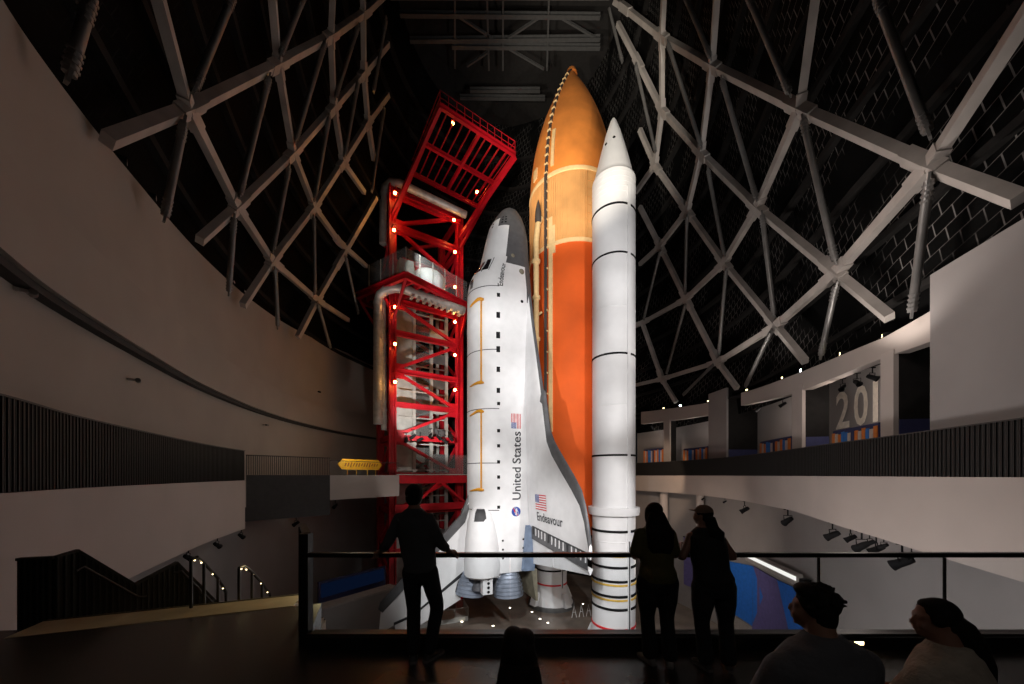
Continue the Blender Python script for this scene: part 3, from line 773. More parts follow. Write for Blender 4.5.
for z, n in ((ZI, 'flange'), (ZB, 'flange')):
    MB().lathe([(R, z - .2), (R + .08, z - .16), (R + .1, z), (R + .08, z + .16), (R, z + .2)], ET, 64).build(n, 'cream', t)
MB().lathe([(R, ZB), (R, 12.6), (R * .97, 11.6), (R * .85, 10.6), (R * .6, 9.9), (.02, 9.6)], ET, 64).build('main_tank', 'foam_lh2', t)
def etp(a, z, r):
    return ET + V((math.cos(a) * r, math.sin(a) * r, z))
def etr(z): return interp(-z, [-p[1] for p in prof], [p[0] for p in prof]) if z > ZI else R
ac = math.radians(228); af = math.radians(219)
pts = [etp(ac, z, etr(z) + .1) for z in [ZT - .1 - .45 * i for i in range(int((ZT - ZI) / .45))]] + [etp(ac, z, R + .22) for z in (ZI, ZB, 30, 20, 14)]
d = V((math.cos(ac), math.sin(ac), 0)); e = V((-d.y, d.x, 0))
mb = MB().flat()
for a, b in zip(pts, pts[1:]): mb.beam(a, b, .26, .14, d)
mb.build('cable_tray', 'tray', t)
zz = ZT - 1.2
while zz > 14:
    p = etp(ac, zz, etr(zz) + .14)
    MB().flat().box(p, .2, .36, .14, d, e).build('tray_bracket', 'cream', t); zz -= 2.0 if zz < ZB else .9
pl = [etp(af, z, r) for z, r in ((40.9, R + .1), (40.2, R + .5), (38.5, R + .72), (30, R + .72), (20, R + .72), (13, R + .72), (11.5, R + .4))]
MB().tube(pl, .27, 14).build('feed_line', 'cream', t)
MB().lathe([(.02, 42.6), (.12, 42.3), (.3, 41.4), (.32, 40.6), (.27, 40.3)], etp(af, 0, R + .45), 14).build('feed_line_fairing', 'tray', t)
for z in (36.5, 33, 29, 25, 21, 17): MB().lathe([(.27, z - .2), (.4, z - .12), (.4, z + .12), (.27, z + .2)], etp(af, 0, R + .72), 14).build('feed_line_joint', 'cream', t)
for a_, z0, z1, w in ((236, 45.4, 49.2, .32), (237, 39.6, 37.0, .5), (234, 40.5, 20.0, .4), (206, 45.4, 46.5, .6)):
    a2 = math.radians(a_); d2 = V((math.cos(a2), math.sin(a2), 0)); e2 = V((-d2.y, d2.x, 0)); mb = MB().flat()
    zs = [lerp(z0, z1, i / 6) for i in range(7)]
    for za, zb_ in zip(zs, zs[1:]): mb.beam(etp(a2, za, etr(za) + .05), etp(a2, zb_, etr(zb_) + .05), w, .12, d2)
    mb.build('foam_ramp', 'cream', t)
# bipod strut between orbiter nose and tank
for w in (-.9, .9):
    MB().tube([OV(10.6, -3.0, w * .3), ET + DV * (R + .02) + NV * w * 2 + V((0, 0, 31.6))], .11, 10).build('bipod_strut', 'cream', t)
    MB().tube([OV(28.5, -3.0, w * 2), ET + DV * (R - .1) + NV * w * 2.2 + V((0, 0, 12.6))], .16, 10).build('rear_strut', 'cream', t)

# --- orbiter
orb = thing('orbiter', OV(34, 0, 0), 'white winged space shuttle orbiter standing nose up with black and white tiles', 'space shuttle')
ST = [  # s, centre t, top, bottom, half width, bottom exponent
    (0.0, -1.45, -1.42, -1.48, .03, 2), (.12, -1.45, -1.0, -1.9, .5, 2), (.5, -1.42, -.55, -2.3, .98, 2.2), (1.2, -1.3, -.02, -2.62, 1.42, 2.5), (2.2, -1.05, .52, -2.85, 1.85, 3),
    (3.4, -.85, .86, -2.95, 2.1, 3.6), (5.7, -.55, 1.42, -3.0, 2.3, 4.3), (6.3, -.4, 1.75, -3.0, 2.4, 4.7), (7.0, -.22, 2.25, -3.02, 2.46, 5), (7.7, -.1, 2.52, -3.03, 2.54, 5.5),
    (8.5, 0, 2.64, -3.05, 2.6, 6), (9.4, 0, 2.66, -3.05, 2.65, 6), (18, 0, 2.66, -3.05, 2.65, 6), (27.6, 0, 2.66, -3.05, 2.65, 6), (29, 0, 2.66, -3.05, 2.7, 6), (31.5, 0, 2.6, -3.0, 2.75, 6), (33.0, 0, 2.3, -2.8, 2.6, 5)]
SS = [q[0] for q in ST]
def fus(s, th, o=0.0):
    tc, tp, bt, hw, ex = [interp(s, SS, [q[k] for q in ST]) for k in range(1, 6)]
    c, sn = math.cos(th), math.sin(th)
    if sn >= 0: w = hw * math.copysign(abs(c) ** .96, c); tt = tc + (tp - tc) * abs(sn) ** .96; n = V((sn / max(tp - tc, .05), c / hw))
    else:
        w = hw * math.copysign(abs(c) ** (2 / ex), c); tt = tc + (tc - bt) * -abs(sn) ** (2 / ex); n = V((sn / max(tc - bt, .05), c / hw))
    if o:
        if n.length > 0: n.normalize()
        tt += n.x * o; w += n.y * o
    return OV(s, tt, w)
ss = [.0, .05, .12, .25, .5, .8, 1.2, 1.7] + [2.2 + .3 * i for i in range(24)] + [9.6 + 1.0 * i for i in range(23)] + [32.4, 33.0]
NTH = 96
mb = MB(); P = [[fus(s, 2 * PI * j / NTH) for j in range(NTH + 1)] for s in ss]
n1 = NTH + 1
mb.v = [p for r in P for p in r]
for i in range(len(ss) - 1):
    for j in range(NTH):
        s = (ss[i] + ss[i + 1]) / 2; p = (P[i][j] + P[i + 1][j + 1]) / 2
        tt = (p - V((OC.x, OC.y, p.z))).dot(DV)
        grey = (s < 2.95) or (s < 6.3 and tt < -.75 + .12 * (s - 2)) or (tt < -2.1 + min(.045 * max(s - 6.3, 0), .5) * -1)
        if s > 12: grey = tt < -2.9
        mb.f.append([i * n1 + j, i * n1 + j + 1, (i + 1) * n1 + j + 1, (i + 1) * n1 + j]); mb.mi.append(1 if grey else 0); mb.sm.append(True)
mb.m = 0; mb.add([P[-1][j] for j in range(NTH)], [tuple(range(NTH))])
fu = mb.build('fuselage', ['white_tile', 'grey_tile'], orb)
def patch(name, s0, s1, a0, a1, m, o=.015, parent=orb, n=6, taper=0.0):
    mb = MB()
    mb.grid([[fus(lerp(s0, s1, i / n), lerp(a0 + taper * (1 - i / n), a1 - taper * (1 - i / n), j / n), o) for j in range(n + 1)] for i in range(n + 1)])
    return mb.build(name, m, parent)
R_ = math.radians
# white forward thruster block on the nose, its ports, windscreens, overhead and side windows
patch('thruster_block', 1.9, 3.0, R_(42), R_(138), 'white_tile', .03)
for s, a in ((1.9, 22), (1.9, 32), (2.2, 20), (2.2, 31), (2.5, 20), (2.5, 31), (2.3, 66), (2.6, 66), (2.3, 114), (2.6, 114)):
    patch('thruster_port', s - .07, s + .07, R_(a - 3), R_(a + 3), 'black', .04, n=2)
for a0, a1 in ((38, 55), (57, 72), (74, 88.5), (91.5, 106), (108, 123), (125, 142)):
    patch('cockpit_window', 6.0, 7.05, R_(a0), R_(a1), 'window', .03, taper=.06)
patch('overhead_window', 7.5, 7.9, R_(72), R_(84), 'window', .02); patch('overhead_window', 7.5, 7.9, R_(96), R_(108), 'window', .02)
patch('window_surround', 5.9, 7.15, R_(35), R_(145), 'grey_tile', .012)
patch('star_tracker_door', 7.7, 8.4, R_(70), R_(80), 'grey_tile', .02)
for s in (8.6, 14.0, 19.0, 23.6, 27.6):      # seams of the cargo bay doors
    mb = MB(); mb.grid([[fus(s + ds, R_(10 + 160 * j / 30), .012) for j in range(31)] for ds in (0, .07)]); mb.build('panel_seam', 'grey_tile', orb)
mb = MB(); mb.grid([[fus(7.0 + 20.4 * j / 20, R_(a), .012) for j in range(21)] for a in (6.0, 6.7)]); mb.build('door_hinge_line', 'rcc', orb) if False else None
def zside(y): return EYE + (CY - y) * 31.4 / F
for y, hgt in ((296, .34), (316, .5), (336, .55), (350, .5), (370, .45), (391, .42), (404, .28), (431, .28), (446, .28), (462, .28), (477, .28), (488, .26), (507, .26)):
    s = sof(zside(y)); patch('vent', s - hgt / 2, s + hgt / 2, R_(8.5), R_(9 + 6.5 * (.5 + hgt)), 'black', .02, n=2)
# amber lifting rods along the doors
for y0, y1 in ((300, 383), (411, 489)):
    s0, s1 = sof(EYE + (CY - y0) * 31.6 / F), sof(EYE + (CY - y1) * 31.6 / F)
    rod = MB().tube([fus(s0, R_(45), .12), fus(s1, R_(45), .12)], .075, 8).build('lifting_rod', 'gold', orb)
    for s, dr in ((s0, .35), (s1, .2)):
        mb = MB(); mb.tube([fus(s + dr * abs(a - 50) / 26, R_(a), .1) for a in (40, 46, 52, 58, 64, 70, 76)], [.09, .16, .14, .11, .09, .07, .04], 8); mb.build('rod_fitting', 'gold', rod)
# side details: hatch, umbilical doors
for y, t0 in ((345 - 74, -2.0), (345 - 66, -1.75)): pass
c = OV(7.6, -1.5, 2.62)
for s, tt, sz, m in ((5.6, -.95, .2, 'olive'), (6.9, -1.75, .26, 'olive'), (9.6, -1.7, .14, 'black')):
    mb = MB(); mb.lathe([(.0, .03), (sz * .8, .03), (sz, .0)], OV(s, tt, interp(s, SS, [q[4] for q in ST]) - .01), 16, NV); mb.build('side_hatch', m, orb)
# wings
LEs = ([2.5, 3.1, 3.8, 4.6, 5.15, 5.55, 5.95, 6.35, 7.15, 8.55, 9.9, 10.9, 11.4, 11.75, 11.95], [8.6, 11.0, 13.2, 15.8, 17.7, 17.95, 19.5, 21.0, 22.1, 23.4, 24.6, 25.6, 26.6, 27.8, 29.0])
def hinge(w): return lerp(29.3, 30.0, (w - 2.5) / 9.4)
def wing(sg, nm):
    ws = [2.5, 2.8, 3.1, 3.45, 3.8, 4.2, 4.6, 4.9, 5.15, 5.55, 5.75, 5.95, 6.15, 6.35, 6.7, 7.15, 7.8, 8.55, 9.2, 9.9, 10.4, 10.9, 11.4, 11.75, 11.95]
    cs = [0, .15, .4, .75, 1.05, 1.4, 2.2]
    def sec(w):
        le, te = interp(w, *LEs), hinge(w); ch = te - le; out = []
        th = interp(w, [2.5, 5, 11.9], [1.25, 1.15, .38]); tb = interp(w, [2.5, 11.9], [-3.0, -2.62])
        xs = [x for x in cs if x < ch * .5] ; xs = xs + [lerp(xs[-1], ch, i / 9) for i in range(1, 10 + len(cs) - len(xs))]
        xs = xs[:len(cs)] + [lerp(xs[len(cs) - 1], ch, i / 8) for i in range(1, 9)]
        for x in xs:
            f = min(x / ch, 1); k = 2.6 * math.sqrt(f) * (1 - f) ** .9 * .62 + .10 * f if f > 0 else 0
            # thin glove
            out.append((le + x, k * th, f))
        return out, tb, th
    mb = MB(); rows_u = []; rows_l = []
    for w in ws:
        sc, tb, th = sec(w)
        rows_u.append([OV(s, tb + .35 * th + k * .62, sg * w * 1.035) for s, k, f in sc]); rows_l.append([OV(s, tb + .35 * th - k * .4, sg * w * 1.035) for s, k, f in sc])
    nC = len(rows_u[0])
    for rows, flip in ((rows_u, 0), (rows_l, 1)):
        b = len(mb.v); mb.v += [p for r in rows for p in r]
        for i in range(len(ws) - 1):
            for j in range(nC - 1):
                w = (ws[i] + ws[i + 1]) / 2; wid = 2 if interp(w, *LEs) < 17.8 else 4
                m = 1 if (j < wid or flip) else 0
                mb.f.append([b + i * nC + j, b + i * nC + j + 1, b + (i + 1) * nC + j + 1, b + (i + 1) * nC + j]); mb.mi.append(m); mb.sm.append(True)
    s = mb.smooth; mb.smooth = False; mb.m = 0
    mb.grid([[r[-1] for r in rows_u], [r[-1] for r in rows_l]]); mb.grid([rows_u[-1], rows_l[-1]])
    wg = mb.build(nm, ['white_tile', 'rcc'], orb)
    # hinge strip with rub panels
    def up(w, ds, o=0):
        tb = interp(w, [2.5, 11.9], [-3.0, -2.62]); th = interp(w, [2.5, 5, 11.9], [1.25, 1.15, .38]); return OV(hinge(w) + ds, tb + .35 * th + .09 * th + .02 + o, sg * w * 1.035)
    wv = [3.1 + (11.7 - 3.1) * i / 12 for i in range(13)]
    MB().grid([[up(w, ds, .02) for w in wv] for ds in (-.35, .75)]).build('hinge_strip', 'rcc', wg)
    for i in range(15):
        w = 3.5 + 8.0 * i / 14
        MB().flat().beam(up(w, -.3, .05), up(w, .3, .05), .1 if i % 5 else .2, .05, DV).build('rub_panel', 'white_tile' if i % 5 else 'black_tile', wg)
    MB().flat().beam(up(3.4, -.34, .05), up(11.6, -.34, .05), .12, .05, DV).build('seal_line', 'black_tile', wg)
    for w0, w1, m in ((3.0, 6.7, 'white_tile'), (6.85, 11.7, 'white_tile')):
        A_ = [OV(hinge(w0) + .7, -2.5, sg * w0 * 1.035), OV(hinge(w1) + .7, -2.45, sg * w1 * 1.035), OV(lerp(32.3, 31.0, (w1 - 3) / 9), -2.6, sg * w1 * 1.035), OV(lerp(32.3, 31.0, (w0 - 3) / 9), -2.6, sg * w0 * 1.035)]
        mb = MB(); lo = [p - DV * f for p, f in zip(A_, (.45, .4, .06, .06))]; mb.hexa(lo + A_); mb.build('elevon', m, orb)
    return wg
rw = wing(1, 'wing'); lw = wing(-1, 'wing')
# tail fin, rudder
def fin(prof, th, name, m, edge=None):
    mb = MB().flat(); a = [OV(s, t_, h) for (s, t_), h in zip(prof, th)]; b = [OV(s, t_, -h) for (s, t_), h in zip(prof, th)]; k = len(a)
    mb.add(a + b, [tuple(range(k)), tuple(range(k, 2 * k))[::-1]] + [(i, k + i, k + (i + 1) % k, (i + 1) % k) for i in range(k)])
    return mb.build(name, m, orb)
fin([(26.6, 2.5), (28.4, 3.2), (35.3, 10.3), (37.5, 10.5), (36.3, 7.8), (33.2, 3.1), (32, 2.4)], [.22, .22, .1, .1, .2, .3, .3], 'tail_fin', 'white_tile')
fin([(26.3, 2.6), (28.2, 3.4), (35.0, 10.4), (35.5, 10.55), (35.8, 10.2), (28.8, 3.0), (27.2, 2.5)], [.1, .24, .12, .1, .2, .25, .25], 'fin_leading_edge', 'rcc')
fin([(33.4, 3.3), (36.4, 7.9), (36.9, 9.2), (38.3, 9.1), (35.6, 3.4)], [.28, .22, .18, .05, .05], 'rudder', 'white_tile')
fin([(33.1, 3.2), (36.25, 7.7), (36.75, 9.3), (36.95, 9.3), (36.5, 7.8), (33.45, 3.2)], [.33, .26, .22, .22, .25, .31], 'rudder_hinge', 'black_tile')
fin([(37.3, 10.45), (37.6, 10.6), (38.4, 9.2), (38.2, 9.0), (37.3, 9.2)], [.12, .1, .06, .1, .2], 'fin_tip', 'rcc')
# orbital manoeuvring pods
for sg in (1, -1):
    mb = MB(); rows = []
    for s, r, cw, ct in ((27.45, .05, 1.5, 1.9), (27.5, .75, 1.5, 1.85), (27.8, 1.05, 1.52, 1.8), (28.6, 1.3, 1.55, 1.78), (30.2, 1.55, 1.6, 1.75), (32.3, 1.68, 1.64, 1.75), (33.1, 1.6, 1.66, 1.8), (33.3, 1.2, 1.68, 1.95), (33.3, .05, 1.68, 1.95)):
        rows.append([OV(s, ct + r * math.sin(2 * PI * j / 40), sg * (cw + r * math.cos(2 * PI * j / 40))) for j in range(41)])
    mb.grid(rows); pod = mb.build('engine_pod', 'white_tile', orb)
    MB().box(OV(33.8, 1.6, sg * 2.35), .9, .75, 1.7, DV, NV).build('thruster_housing', 'white_tile', pod)
    for k in range(4): MB().lathe([(.1, 0), (.13, .06), (.0, .06)], OV(33.3 + .36 * k, 1.55, sg * 2.72), 10, NV * sg).build('thruster_port', 'black', pod)
    MB().lathe([(.3, 0), (.45, -.5), (.62, -1.1), (.55, -1.1), (.25, -.1)], OV(33.4, 2.1, sg * 1.5), 24, (0, 0, 1)).build('small_nozzle', 'dark_bell', pod)
for s, a0, a1 in ((27.75, 40, 66), (28.0, 35, 50)):
    pass
mb = MB(); mb.grid([[OV(s, 1.85 + (r + .03) * math.sin(R_(a)), 1.5 + (r + .03) * math.cos(R_(a))) for a in (-5, 8, 20, 32, 45)] for s, r in ((27.5, .76), (27.65, .93), (27.8, 1.05), (28.2, 1.19), (28.5, 1.28))]); mb.build('pod_dark_patch', 'black_tile', orb)
for i in range(3):
    for j in range(4):
        MB().lathe([(.08, 0), (.1, .03), (.0, .03)], fus(30.2 + .75 * i, R_(-4 - 8 * j) if j else R_(4), .01), 8, NV).build('side_port', 'black', orb)
# main engines
def bell(t0, w0, tilt):
    c = OV(32.2, t0, w0); ax = (V((0, 0, -1)) + DV * tilt[0] + NV * tilt[1]).normalized()
    e = MB().lathe([(.42, -.3), (.52, .1), (.85, .7), (1.1, 1.4), (1.28, 2.2), (1.38, 3.2), (1.3, 3.2), (1.2, 2.2), (.6, .7), (.01, .3)], c, 40, ax).build('engine_nozzle', 'bell', orb)
    for k in range(8):
        f = .5 + .34 * k; r = interp(f, [.1, .7, 1.4, 2.2, 3.1], [.52, .85, 1.1, 1.28, 1.38]); MB().lathe([(r, f - .07), (r + .06, f - .04), (r + .06, f + .04), (r, f + .07)], c, 40, ax).build('hoop', 'bell', e)
    for k in range(3):
        a = 2 * PI * k / 3 + .5; x = ax.cross(V((0, 1, 0))).normalized(); y = ax.cross(x); d = x * math.cos(a) + y * math.sin(a)
        MB().tube([c + ax * f + d * (interp(f, [.1, .7, 1.4, 2.2, 3.1], [.52, .85, 1.1, 1.28, 1.38]) + .05) for f in (.2, .7, 1.4, 2.2, 3.0)], .05, 6).build('feed_pipe', 'grey_tile', e)
bell(-.7, 1.45, (-.02, .06)); bell(-.7, -1.45, (-.02, -.06)); bell(2.1, 0, (.14, 0))
mb = MB(); mb.hexa([OV(32.8, -3.0, -3), OV(32.8, -3.0, 3.1), OV(35.6, -3.15, 3.0), OV(35.6, -3.15, -3), OV(32.8, -2.45, -3), OV(32.8, -2.45, 3.1), OV(35.6, -2.95, 3.0), OV(35.6, -2.95, -3)]); mb.build('body_flap', 'olive', orb)
mb = MB(); mb.hexa([OV(29.0, -2.9, 2.75), OV(29.0, -2.9, 3.35), OV(32.9, -2.7, 3.2), OV(32.9, -2.7, 2.7), OV(29.0, -2.0, 2.72), OV(29.2, -2.1, 3.1), OV(32.9, -1.7, 2.95), OV(32.9, -1.6, 2.7)]); mb.build('flap_cover', 'elevon_blue', orb)
mb = MB(); mb.hexa([OV(33.0, -1.4, -2.2), OV(33.0, -1.4, 2.2), OV(33.5, -1.6, 2.0), OV(33.5, -1.6, -2.0), OV(33.0, 2.2, -2.2), OV(33.0, 2.2, 2.2), OV(33.5, 2.0, 2.0), OV(33.5, 2.0, -2.0)]); mb.build('heat_shield', 'white_tile', orb)

# lettering and emblems
SW = 2.685
def side_fn(s0, t0): return lambda x, y: OV(s0 - x / KS, t0 + y, SW)
LT = zside(431) - zside(500)
text_mesh('United', 1.16, side_fn(sof(zside(500)), -1.55), 'lettering', 'ink', orb, fit=LT * .475)
text_mesh('States', 1.16, side_fn(sof(zside(500)) - LT * .53 / KS, -1.55), 'lettering', 'ink', orb, fit=LT * .47)
def nose_fn(s0, a0):
    return lambda x, y: fus(s0 - x / KS, R_(a0) + y / 2.5, .02)
text_mesh('Endeavour', .62, nose_fn(8.6, 3), 'nose_lettering', 'ink', orb, fit=2.2)
def wing_up(w, s, o=.03):
    le, te = interp(w, *LEs), hinge(w); ch = te - le; f = min(max((s - le) / ch, 0.0001), 1); k = 2.6 * math.sqrt(f) * (1 - f) ** .9 * .62 + .10 * f
    th = interp(w, [2.5, 5, 11.9], [1.25, 1.15, .38]); tb = interp(w, [2.5, 11.9], [-3.0, -2.62]); return OV(s, tb + .35 * th + k * th * .62 + o, w * 1.035)
def wing_fn(w0, s0): return lambda x, y: wing_up(w0 + x, s0 - y / KS, .05)
text_mesh('Endeavour', 1.05, wing_fn(4.5, 28.35), 'wing_lettering', 'ink', rw, fit=4.3)
def flag(fn, W, H, parent, n=26, name='flag'):
    mb = MB().flat()
    for k in range(13):
        mb.m = 0 if k % 2 == 0 else 1; y0, y1 = H * (1 - (k + 1) / 13), H * (1 - k / 13); xs0 = .4 * W if k < 7 else 0
        xs = [lerp(xs0, W, i / 8) for i in range(9)]; mb.grid([[fn(x, y0) for x in xs], [fn(x, y1) for x in xs]])
    mb.m = 2; xs = [lerp(0, .4 * W, i / 4) for i in range(5)]; ys = [lerp(H * 6 / 13, H, i / 3) for i in range(4)]; mb.grid([[fn(x, y) for x in xs] for y in ys])
    o = mb.build(name, ['red', 'white', 'blue'], parent, merge=False)
    mb = MB().flat(); r = .026 * H
    lift = (fn(.1, .1) - OC)
    for i in range(9):
        for j in range(6 if i % 2 == 0 else 5):
            x = .4 * W * (j + (1 if i % 2 else .5)) / 6; y = H * 6 / 13 + H * 7 / 13 * (i + .5) / 9
            a, b = fn(x, y), None; ex = (fn(x + .01, y) - a).normalized(); ey = (fn(x, y + .01) - a).normalized(); nz = ex.cross(ey).normalized() * .01
            if nz.dot(NV * .4 + DV * .6) < 0: nz = -nz
            mb.add([a + nz + ex * r * math.cos(2 * PI * q / 6) + ey * r * math.sin(2 * PI * q / 6) for q in range(6)], [tuple(range(6))])
    mb.build('stars', 'white', o, merge=False); return o
s0 = sof(zside(428)); flag(lambda x, y: OV(s0 - x / KS, -1.55 + y, SW), zside(413) - zside(428), .92, orb)
flag(lambda x, y: wing_up(4.3 + x, 27.45 - y / KS, .045), 2.1, 1.3, rw)
cE = sof(zside(512)); rE = .44
def emb(x, y, o=0): return OV(cE - x / KS, -1.1 + y, SW + o)
mb = MB().flat(); mb.add([emb(rE * math.cos(2 * PI * k / 32), rE * math.sin(2 * PI * k / 32)) for k in range(32)], [tuple(range(32))]); em = mb.build('round_emblem', 'blue', orb)
mb = MB().flat()
for a, b in (((-.36, -.16), (.34, .30)), ((.34, .30), (-.10, .10))): mb.beam(emb(*a, .012), emb(*b, .012), .06, .008, NV)
mb.build('red_swoosh', 'red', em)
mb = MB().flat(); el = [emb(.36 * math.cos(q * PI / 12) * 1.0, .17 * math.sin(q * PI / 12) + .3 * .36 * math.cos(q * PI / 12), .012) for q in range(25)]
for a, b in zip(el, el[1:]): mb.beam(a, b, .025, .006, NV)
mb.build('white_orbit', 'white', em)
text_mesh('NASA', .24, lambda x, y: emb(x - .29, y - .08, .016), 'emblem_letters', 'white', em, fit=.58)

# floor platform with railing near the tail and recessed floor lights
c = at(444, 606, 38)
t = thing('floor_platform', (c.x, c.y, 0), 'low triangular platform with a white railing on the pit floor beside the tail', 'platform')
q = [V((c.x - 4.2, c.y - 2.5, 0)), V((c.x + 2.6, c.y + .2, 0)), V((c.x + 1.8, c.y + 2.5, 0)), V((c.x - 2.6, c.y + 2.2, 0))]
MB().poly([p + V((0, 0, .5)) for p in q], (0, 0, 1), .5).build('deck', 'tower_pale', t)
mbr = MB()
for a, b in zip(q, q[1:] + q[:1]):
    MB().tube([a + V((0, 0, 1.5)), b + V((0, 0, 1.5))], .04, 6).build('rail', 'tower_pale', t)
    for k in range(5): p = a.lerp(b, k / 5); MB().tube([p + V((0, 0, .5)), p + V((0, 0, 1.5))], .03, 6).build('baluster', 'tower_pale', t)
LF = [(510, 608), (532, 612), (540, 619), (548, 623), (558, 611.5), (583, 604), (526, 630), (558, 630), (462, 622), (493, 626), (471, 632)]
LFN = ['left of the white booster skirt', 'in front of the near engine bell', 'second along the diagonal row', 'end of the diagonal row', 'below the far booster skirt', 'rightmost, beside the wire stand',
       'nearest the kerb in the middle', 'nearest the kerb by the near booster', 'left of the engine bells', 'below the engine bells', 'leftmost near the kerb']
for (x, y), lab in zip(LF, LFN):
    D = EYE * F / (y - CY); p = at(x, y, D)
    t = thing('floor_light', (p.x, p.y, 0), 'small round recessed light glowing in the pit floor, %s' % lab, 'floor light', 'recessed floor lights')
    MB().lathe([(.0, .02), (.11, .02), (.12, .0)], (p.x, p.y, 0), 16).build('lens', 'floor_led', t)
    MB().lathe([(.12, .0), (.13, .03), (.18, .025), (.2, .0)], (p.x, p.y, 0), 16).build('bezel', 'rail', t)
# white wire stands by the far skirt
p = at(579, 601, 39); p.z = 0
t = thing('wire_stand', p, 'small white folding wire stand on the floor beside the far booster skirt', 'stand')
mb = MB()
for k in range(3):
    b = p + V((.85 * k - .8, .2 * k, 0))
    MB().tube([b, b + V((.25, 0, 1.3)), b + V((.55, .1, 0))], .04, 6).build('leg', 'white', t); MB().tube([b + V((.1, 0, .6)), b + V((.45, .06, .6))], .03, 6).build('crossbar', 'white', t)

# ------------------------------------------------------------------ red service tower
U = V((.84, .54, 0)).normalized(); W = V((-.54, .84, 0)).normalized()
TL = V((-13.7, 40, 0)); TWID = 8.3; TDEP = 6.0
TR_ = TL + U * TWID
tower = thing('service_tower', TL + U * TWID / 2 + W * TDEP / 2, 'tall red steel launch tower of braced beams left of the orbiter', 'tower')
def tz(y): return EYE + (CY - y) * 40 / F
def TP(u, w, z): return TL + U * u + W * w + V((0, 0, z))
ZTOP = tz(186)
for u, w in ((0, 0), (TWID, 0), (0, TDEP), (TWID, TDEP)):
    mb = MB().flat(); mb.ibeam(TP(u, w, 0), TP(u, w, ZTOP), .75, .8, .14, U); mb.build('leg', 'tower_red', tower)
LV = [tz(y) for y in (590, 552, 512, 475, 437, 404, 370, 332, 300, 262, 225, 190)]
for k, z in enumerate(LV):
    h = .62
    for a, b in (((0, 0), (TWID, 0)), ((0, TDEP), (TWID, TDEP)), ((0, 0), (0, TDEP)), ((TWID, 0), (TWID, TDEP))):
        mb = MB().flat(); p0, p1 = TP(*a, z), TP(*b, z); mb.ibeam(p0, p1, .42, h, .09, (0, 0, 1)); mb.build('floor_beam', 'tower_red', tower)
    if k + 1 < len(LV):
        z1 = LV[k + 1]; ev = k % 2 == 0
        for w in (0, TDEP):
            mb = MB().flat(); mb.beam(TP(0 if ev else TWID, w, z), TP(TWID if ev else 0, w, z1), .34, .34, W)
            mb.build('diagonal_brace', 'tower_red', tower)
        for u in (0, TWID):
            mb = MB().flat(); mb.beam(TP(u, 0 if ev else TDEP, z), TP(u, TDEP if ev else 0, z1), .3, .3, U); mb.build('diagonal_brace', 'tower_red', tower)
    for u in (0, TWID):
        if (k % 2 == 0) == (u == 0) and k:
            MB().flat().box(TP(u + (.5 if u == 0 else -.5), -.02, z), 1.7, .12, 1.7, U, W, (0, 0, 1)).build('gusset_plate', 'tower_red', tower)
# inner lift core: pale posts, glazed panels, stair flights
for u, w in ((.9, 1.6), (3.0, 1.6), (5.2, 1.6), (7.2, 1.6), (.9, 4.8), (7.2, 4.8)):
    MB().flat().ibeam(TP(u, w, 0), TP(u, w, tz(262)), .36, .36, .08, W).build('core_post', 'tower_pale', tower)
MB().flat().box(TP(1.95, 2.7, tz(262) / 2), 2.0, 1.6, tz(262), U, W).build('lift_shaft', 'tower_pale', tower)
for k in range(12):
    z = 3.2 * k + .6
    if z > tz(290): break
    MB().flat().hexa([TP(3.3, 2.2, z), TP(7.0, 2.2, z + 1.6), TP(7.0, 3.3, z + 1.6), TP(3.3, 3.3, z), TP(3.3, 2.2, z + .25), TP(7.0, 2.2, z + 1.85), TP(7.0, 3.3, z + 1.85), TP(3.3, 3.3, z + .25)]).build('stair_flight', 'core_dark' if k % 2 else 'tower_pale', tower)
    MB().flat().box(TP(4.1, 1.62, z + 1.5), 1.9, .06, 2.4, U, W).build('glazed_panel', 'tglass', tower)
    MB().flat().box(TP(6.2, 1.66, z + 1.3), 1.7, .08, 1.3, U, W).build('pale_panel' if k % 2 else 'grey_panel', 'tower_pale' if k % 3 == 1 else 'core_dark', tower)
    MB().flat().beam(TP(.9, 1.5, z + 3.1), TP(7.2, 1.5, z + 3.1), .14, .14).build('core_rail', 'tower_pale', tower)
# walkway deck at eye level
zd = EYE + .05
mb = MB().flat(); mb.box(TP(4.3, -.9, zd - .55), 9.8, 2.2, .9, U, W); mb.build('walkway_beam', 'tower_red', tower)
MB().flat().beam(TP(0, -2.0, zd), TP(9.2, -2.0, zd), .12, .1).build('walkway_kerb', 'tower_pale', tower)
MB().flat().box(TP(6.3, -2.0, zd + 1.2), 5.6, .05, 2.3, U, W).build('glass_guard', 'tglass', tower)
for u in (2.0, 9.0): MB().flat().beam(TP(u, -1.0, zd - 3.7), TP(5.2, -1.0, zd - .9) if u < 5 else TP(9.0, -1.0, zd - .9), .3, .3, W).build('walkway_brace', 'tower_red', tower)
MB().flat().beam(TP(5.6, -1.0, zd - 1.0), TP(8.8, -1.0, zd - 3.6), .3, .3, W).build('walkway_brace', 'tower_red', tower)
MB().flat().beam(TP(0, -1.0, zd - 3.8), TP(9.2, -1.0, zd - 3.8), .4, .8).build('walkway_truss_chord', 'tower_red', tower)
